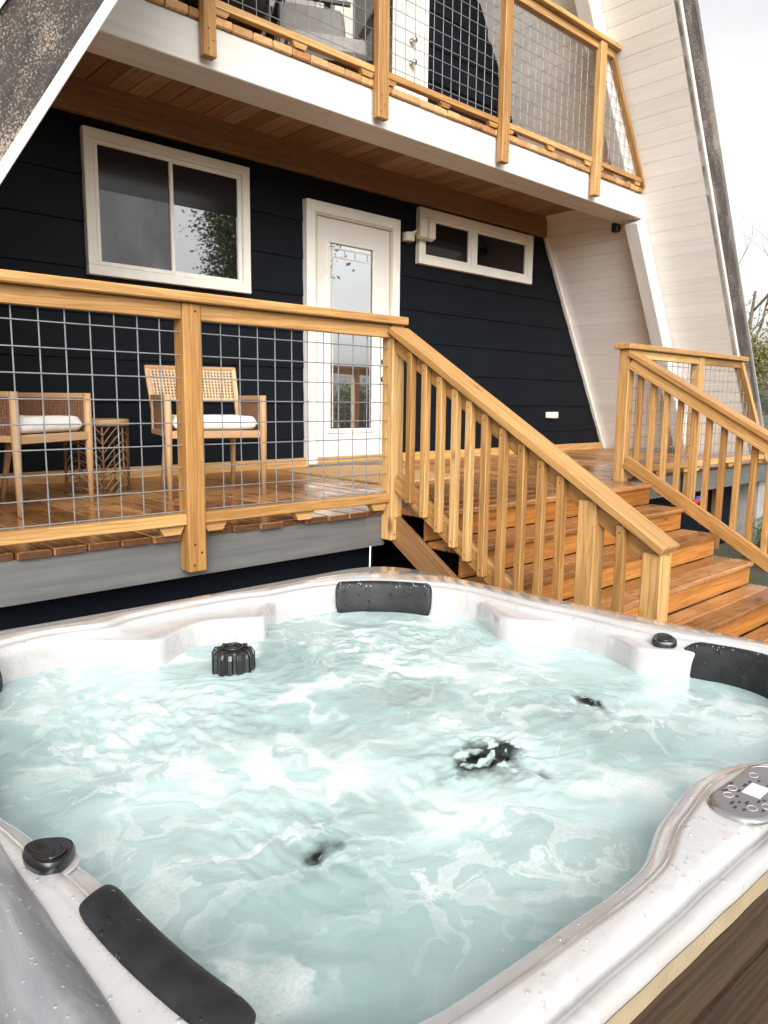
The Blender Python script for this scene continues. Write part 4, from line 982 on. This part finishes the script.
# water
m=M(); NRd=150; gridr=[]
def wz(x,y):
    p=V((x*5,y*5,0)); h=.008*noise.noise(p)+.0040*noise.noise(V((x*12,y*12,4)))+.0014*noise.noise(V((x*27,y*27,9)))
    for jx,jy,s,w in ((1.315,1.03,.010,.14),(1.77,1.05,.008,.15),(.75,1.05,.008,.16),(1.9,1.75,.008,.2),(.8,1.8,.010,.25),(1.6,1.75,.006,.25)):
        d=math.hypot(x-jx,y-jy); h+=s*math.exp(-(d/w)**2)*(.2+noise.noise(V((x*26,y*26,jx*7)))*1.2+noise.noise(V((x*60,y*60,jx*3)))*1.0)
    return h
c0=m.vert((CX,CY,Z(WZ)+wz(CX,CY)))
prev=None
for j in range(1,NRd+1):
    f=j/NRd; row=[]
    for i in range(0,NT,2):
        r=(Rs[i]-.004)*f; a=i*2*math.pi/NT; x=CX+r*math.cos(a); y=CY+r*math.sin(a)
        row.append(m.vert((x,y,Z(WZ)+wz(x,y)*(1 if f<.93 else 1-.5*(f-.93)/.07))))
    nn=len(row)
    if prev is None:
        for k in range(nn): m.face((c0,row[k],row[(k+1)%nn]))
    else:
        for k in range(nn): m.face((prev[k],row[k],row[(k+1)%nn],prev[(k+1)%nn]))
    prev=row
tag(build(m,'water',M_WATER,smooth=True),kind='structure')

# ------------------------------------------------------------------ trees
def tree(name,label,loc,h,crown,leaf,nleaf,size,seed,bare=False,trunk_r=.16,cat='tree',group=None,low=.35,spread=1.):
    rnd=random.Random(seed); t=thing(name,label,cat,loc,0,group)
    tr=M(); tips=[]
    def limb(p,d,ln,r,depth):
        pts=[p]; rs=[r]; q=V(p); dd=V(d)
        n=5
        for i in range(n):
            dd=(dd+V((rnd.gauss(0,.16),rnd.gauss(0,.16),rnd.gauss(.05,.10)))).normalized(); q=q+dd*ln/n; pts.append(V(q)); rs.append(r*(1-.72*(i+1)/n))
        tr.tube(pts,rs,6 if depth<2 else 4)
        if depth>=(4 if bare else 3): tips.append(q); return
        tips.append(q)
        nb=rnd.randint(3,5) if depth==0 else rnd.randint(2,4)
        for k in range(nb):
            f=rnd.uniform(low if depth==0 else .3,1); i=min(n-1,int(f*n)); bp=pts[i].lerp(pts[i+1],f*n-i) if f<1 else pts[-1]
            a=rnd.uniform(0,2*math.pi); sp=rnd.uniform(.5,1.1)*spread; nd=(dd+V((math.cos(a)*sp,math.sin(a)*sp,rnd.uniform(-.1,.4)))).normalized()
            limb(bp,nd,ln*rnd.uniform(.48,.7),rs[i]*rnd.uniform(.5,.7),depth+1)
            if depth>=2: tips.append(bp)
    L0=V(loc); limb(L0-V((0,0,.1)),V((0,0,1)),h*.62,trunk_r,0)
    build(tr,'trunk',M_BARK,t,smooth=True)
    if not bare:
        lm=M()
        for i in range(nleaf):
            p=rnd.choice(tips); s=size*rnd.uniform(.6,1.4); o=V((rnd.gauss(0,crown),rnd.gauss(0,crown),rnd.gauss(0,crown*.8)))
            c=p+o; a=V((rnd.gauss(0,1),rnd.gauss(0,1),rnd.gauss(0,.6))).normalized(); b=a.cross(V((rnd.gauss(0,1),rnd.gauss(0,1),rnd.gauss(0,1)))).normalized()
            t_=min(1,max(0,rnd.gauss(.45,.25))); ids=[lm.vert(c+a*s,t=t_),lm.vert(c+b*s*.45,t=t_),lm.vert(c-a*s,t=t_),lm.vert(c-b*s*.45,t=t_)]; lm.face(ids)
        build(lm,'crown',leaf,t)
    return t
# right, behind the eave
tree('bare_tree','leafless tree with thin grey branches beyond the right eave',(23.5,9.3,0),8.6,.3,LEAF_A,0,.1,4,bare=True,trunk_r=.13)
tree('leafy_tree','olive green leafy tree low beyond the right eave',(24.5,9.7,0),4.8,.45,LEAF_B,9000,.07,12,trunk_r=.10,low=.1)
tree('bare_tree','smaller leafless tree with twiggy crown behind the olive tree',(29.,11.2,0),7.4,.3,LEAF_A,0,.1,9,bare=True,trunk_r=.12)
# across the yard, mirrored in the glass
k=0
for x,y,h,s in ((15.9,-16,10.5,21),(9.0,-16,4.2,22),(19.,-16,2.0,23),(24.,-17,2.0,24),(31,-13,5.,25),(3,-17,5,26),(33,-16,9.,27),(-3,-16,6,28)):
    lab=['tall dense tree across the yard, mirrored in the big window','shrubby tree across the yard, nearest the camera','broad tree across the yard left of the line of trees','mid sized tree across the yard mirrored in the door','wide tree at the far right of the yard','round tree far behind the hot tub','tallest tree at the right end of the yard','tree behind the left end of the deck'][k]
    tree('yard_tree',lab,(x,y,0),h,.5 if h>3.5 else .5,LEAF_A,20000 if h>10 else 7500 if h>3.5 else 9000,.085 if h>3.5 else .10,s,trunk_r=.17,group='trees across the yard',low=.2,spread=.30 if h>10 else 1.); k+=1
# plants by the pier
def shrub(name,label,loc,n,rad,hh,leaf,size,seed,group):
    rnd=random.Random(seed); t=thing(name,label,'plant',loc,0,group); lm=M(); stem=M(); L0=V(loc)
    for i in range(max(6,n//40)):
        a=rnd.uniform(0,6.28); e=L0+V((math.cos(a)*rad*rnd.uniform(.2,1),math.sin(a)*rad*rnd.uniform(.2,1),hh*rnd.uniform(.5,1))); mid=L0.lerp(e,.5)+V((0,0,hh*.15))
        stem.tube([L0,mid,e],[.008,.006,.003],4)
        for k in range(40):
            f=rnd.uniform(.25,1.05); c=(L0.lerp(mid,f*2) if f<.5 else mid.lerp(e,f*2-1))+V((rnd.gauss(0,.06),rnd.gauss(0,.06),rnd.gauss(0,.05)))
            s=size*rnd.uniform(.6,1.3); A=V((rnd.gauss(0,1),rnd.gauss(0,1),rnd.gauss(0,.5))).normalized(); B=A.cross(V((rnd.gauss(0,.4),rnd.gauss(0,.4),1))).normalized(); t_=rnd.random(); dp=V((0,0,-s*.3))
            ids=[lm.vert(c-A*s,t=t_),lm.vert(c+B*s*.42,t=t_),lm.vert(c+A*s+dp,t=t_),lm.vert(c-B*s*.42,t=t_)]; lm.face((ids[0],ids[1],ids[2])); lm.face((ids[0],ids[2],ids[3]))
    build(stem,'stem',M_BARK,t); build(lm,'leaves',leaf,t)
for i,(x,y,lab) in enumerate(((8.3,2.75,'low green plant right of the steps, nearest the steps'),(8.95,3.0,'low green plant in front of the concrete pier'),(9.7,3.0,'low green plant right of the concrete pier'),(7.7,2.45,'low green plant under the right stair railing'))):
    shrub('leafy_plant',lab,(x,y,0),520,.42,.42,LEAF_C,.035,40+i,'green plants right of the steps')

# ------------------------------------------------------------------ light
w=bpy.data.worlds.new('World'); sc.world=w; w.use_nodes=True; nt=w.node_tree; nt.nodes.clear()
sky=nt.nodes.new('ShaderNodeTexSky'); sky.sky_type='NISHITA'; sky.sun_disc=False
EL,AZ=math.radians(33),math.radians(214)
sky.sun_elevation=EL; sky.sun_rotation=AZ; sky.air_density=1.2; sky.dust_density=4.; sky.ozone_density=1.
hs=N(nt,'HueSaturation',{'Saturation':.10,'Value':1.,'Color':sky.outputs[0]})
tc=N(nt,'TexCoord').outputs['Generated']
cl_=N(nt,'TexNoise',{'Vector':vmul(nt,tc,(1,1,3)),'Scale':2.2,'Detail':6.,'Roughness':.55}).outputs[0]
cm=ramp(nt,cl_,[(.3,(1.05,1.045,1.04)),(.6,(1.18,1.17,1.155))])
bg=N(nt,'Background',{'Color':mixc(nt,1.,hs.outputs[0],cm,'MULTIPLY'),'Strength':.15})
ow=nt.nodes.new('ShaderNodeOutputWorld'); L(nt,bg.outputs[0],ow.inputs[0])
sd=bpy.data.lights.new('sun','SUN'); sd.energy=1.3; sd.angle=math.radians(60); sd.color=(1,.96,.9)
so=bpy.data.objects.new('sun',sd); C.objects.link(so)
dirv=V((math.sin(AZ)*math.cos(EL),math.cos(AZ)*math.cos(EL),math.sin(EL)))
so.rotation_euler=(-dirv).to_track_quat('-Z','Y').to_euler(); so.location=(0,-5,12)
sc.view_settings.view_transform='Standard'; sc.view_settings.look='None'; sc.view_settings.gamma=1; sc.view_settings.exposure=.72; sc.view_settings.use_curve_mapping=False
try:
    sc.cycles.use_denoising=True; sc.cycles.max_bounces=8; sc.cycles.transparent_max_bounces=8; sc.cycles.caustics_reflective=False; sc.cycles.caustics_refractive=False
except Exception: pass
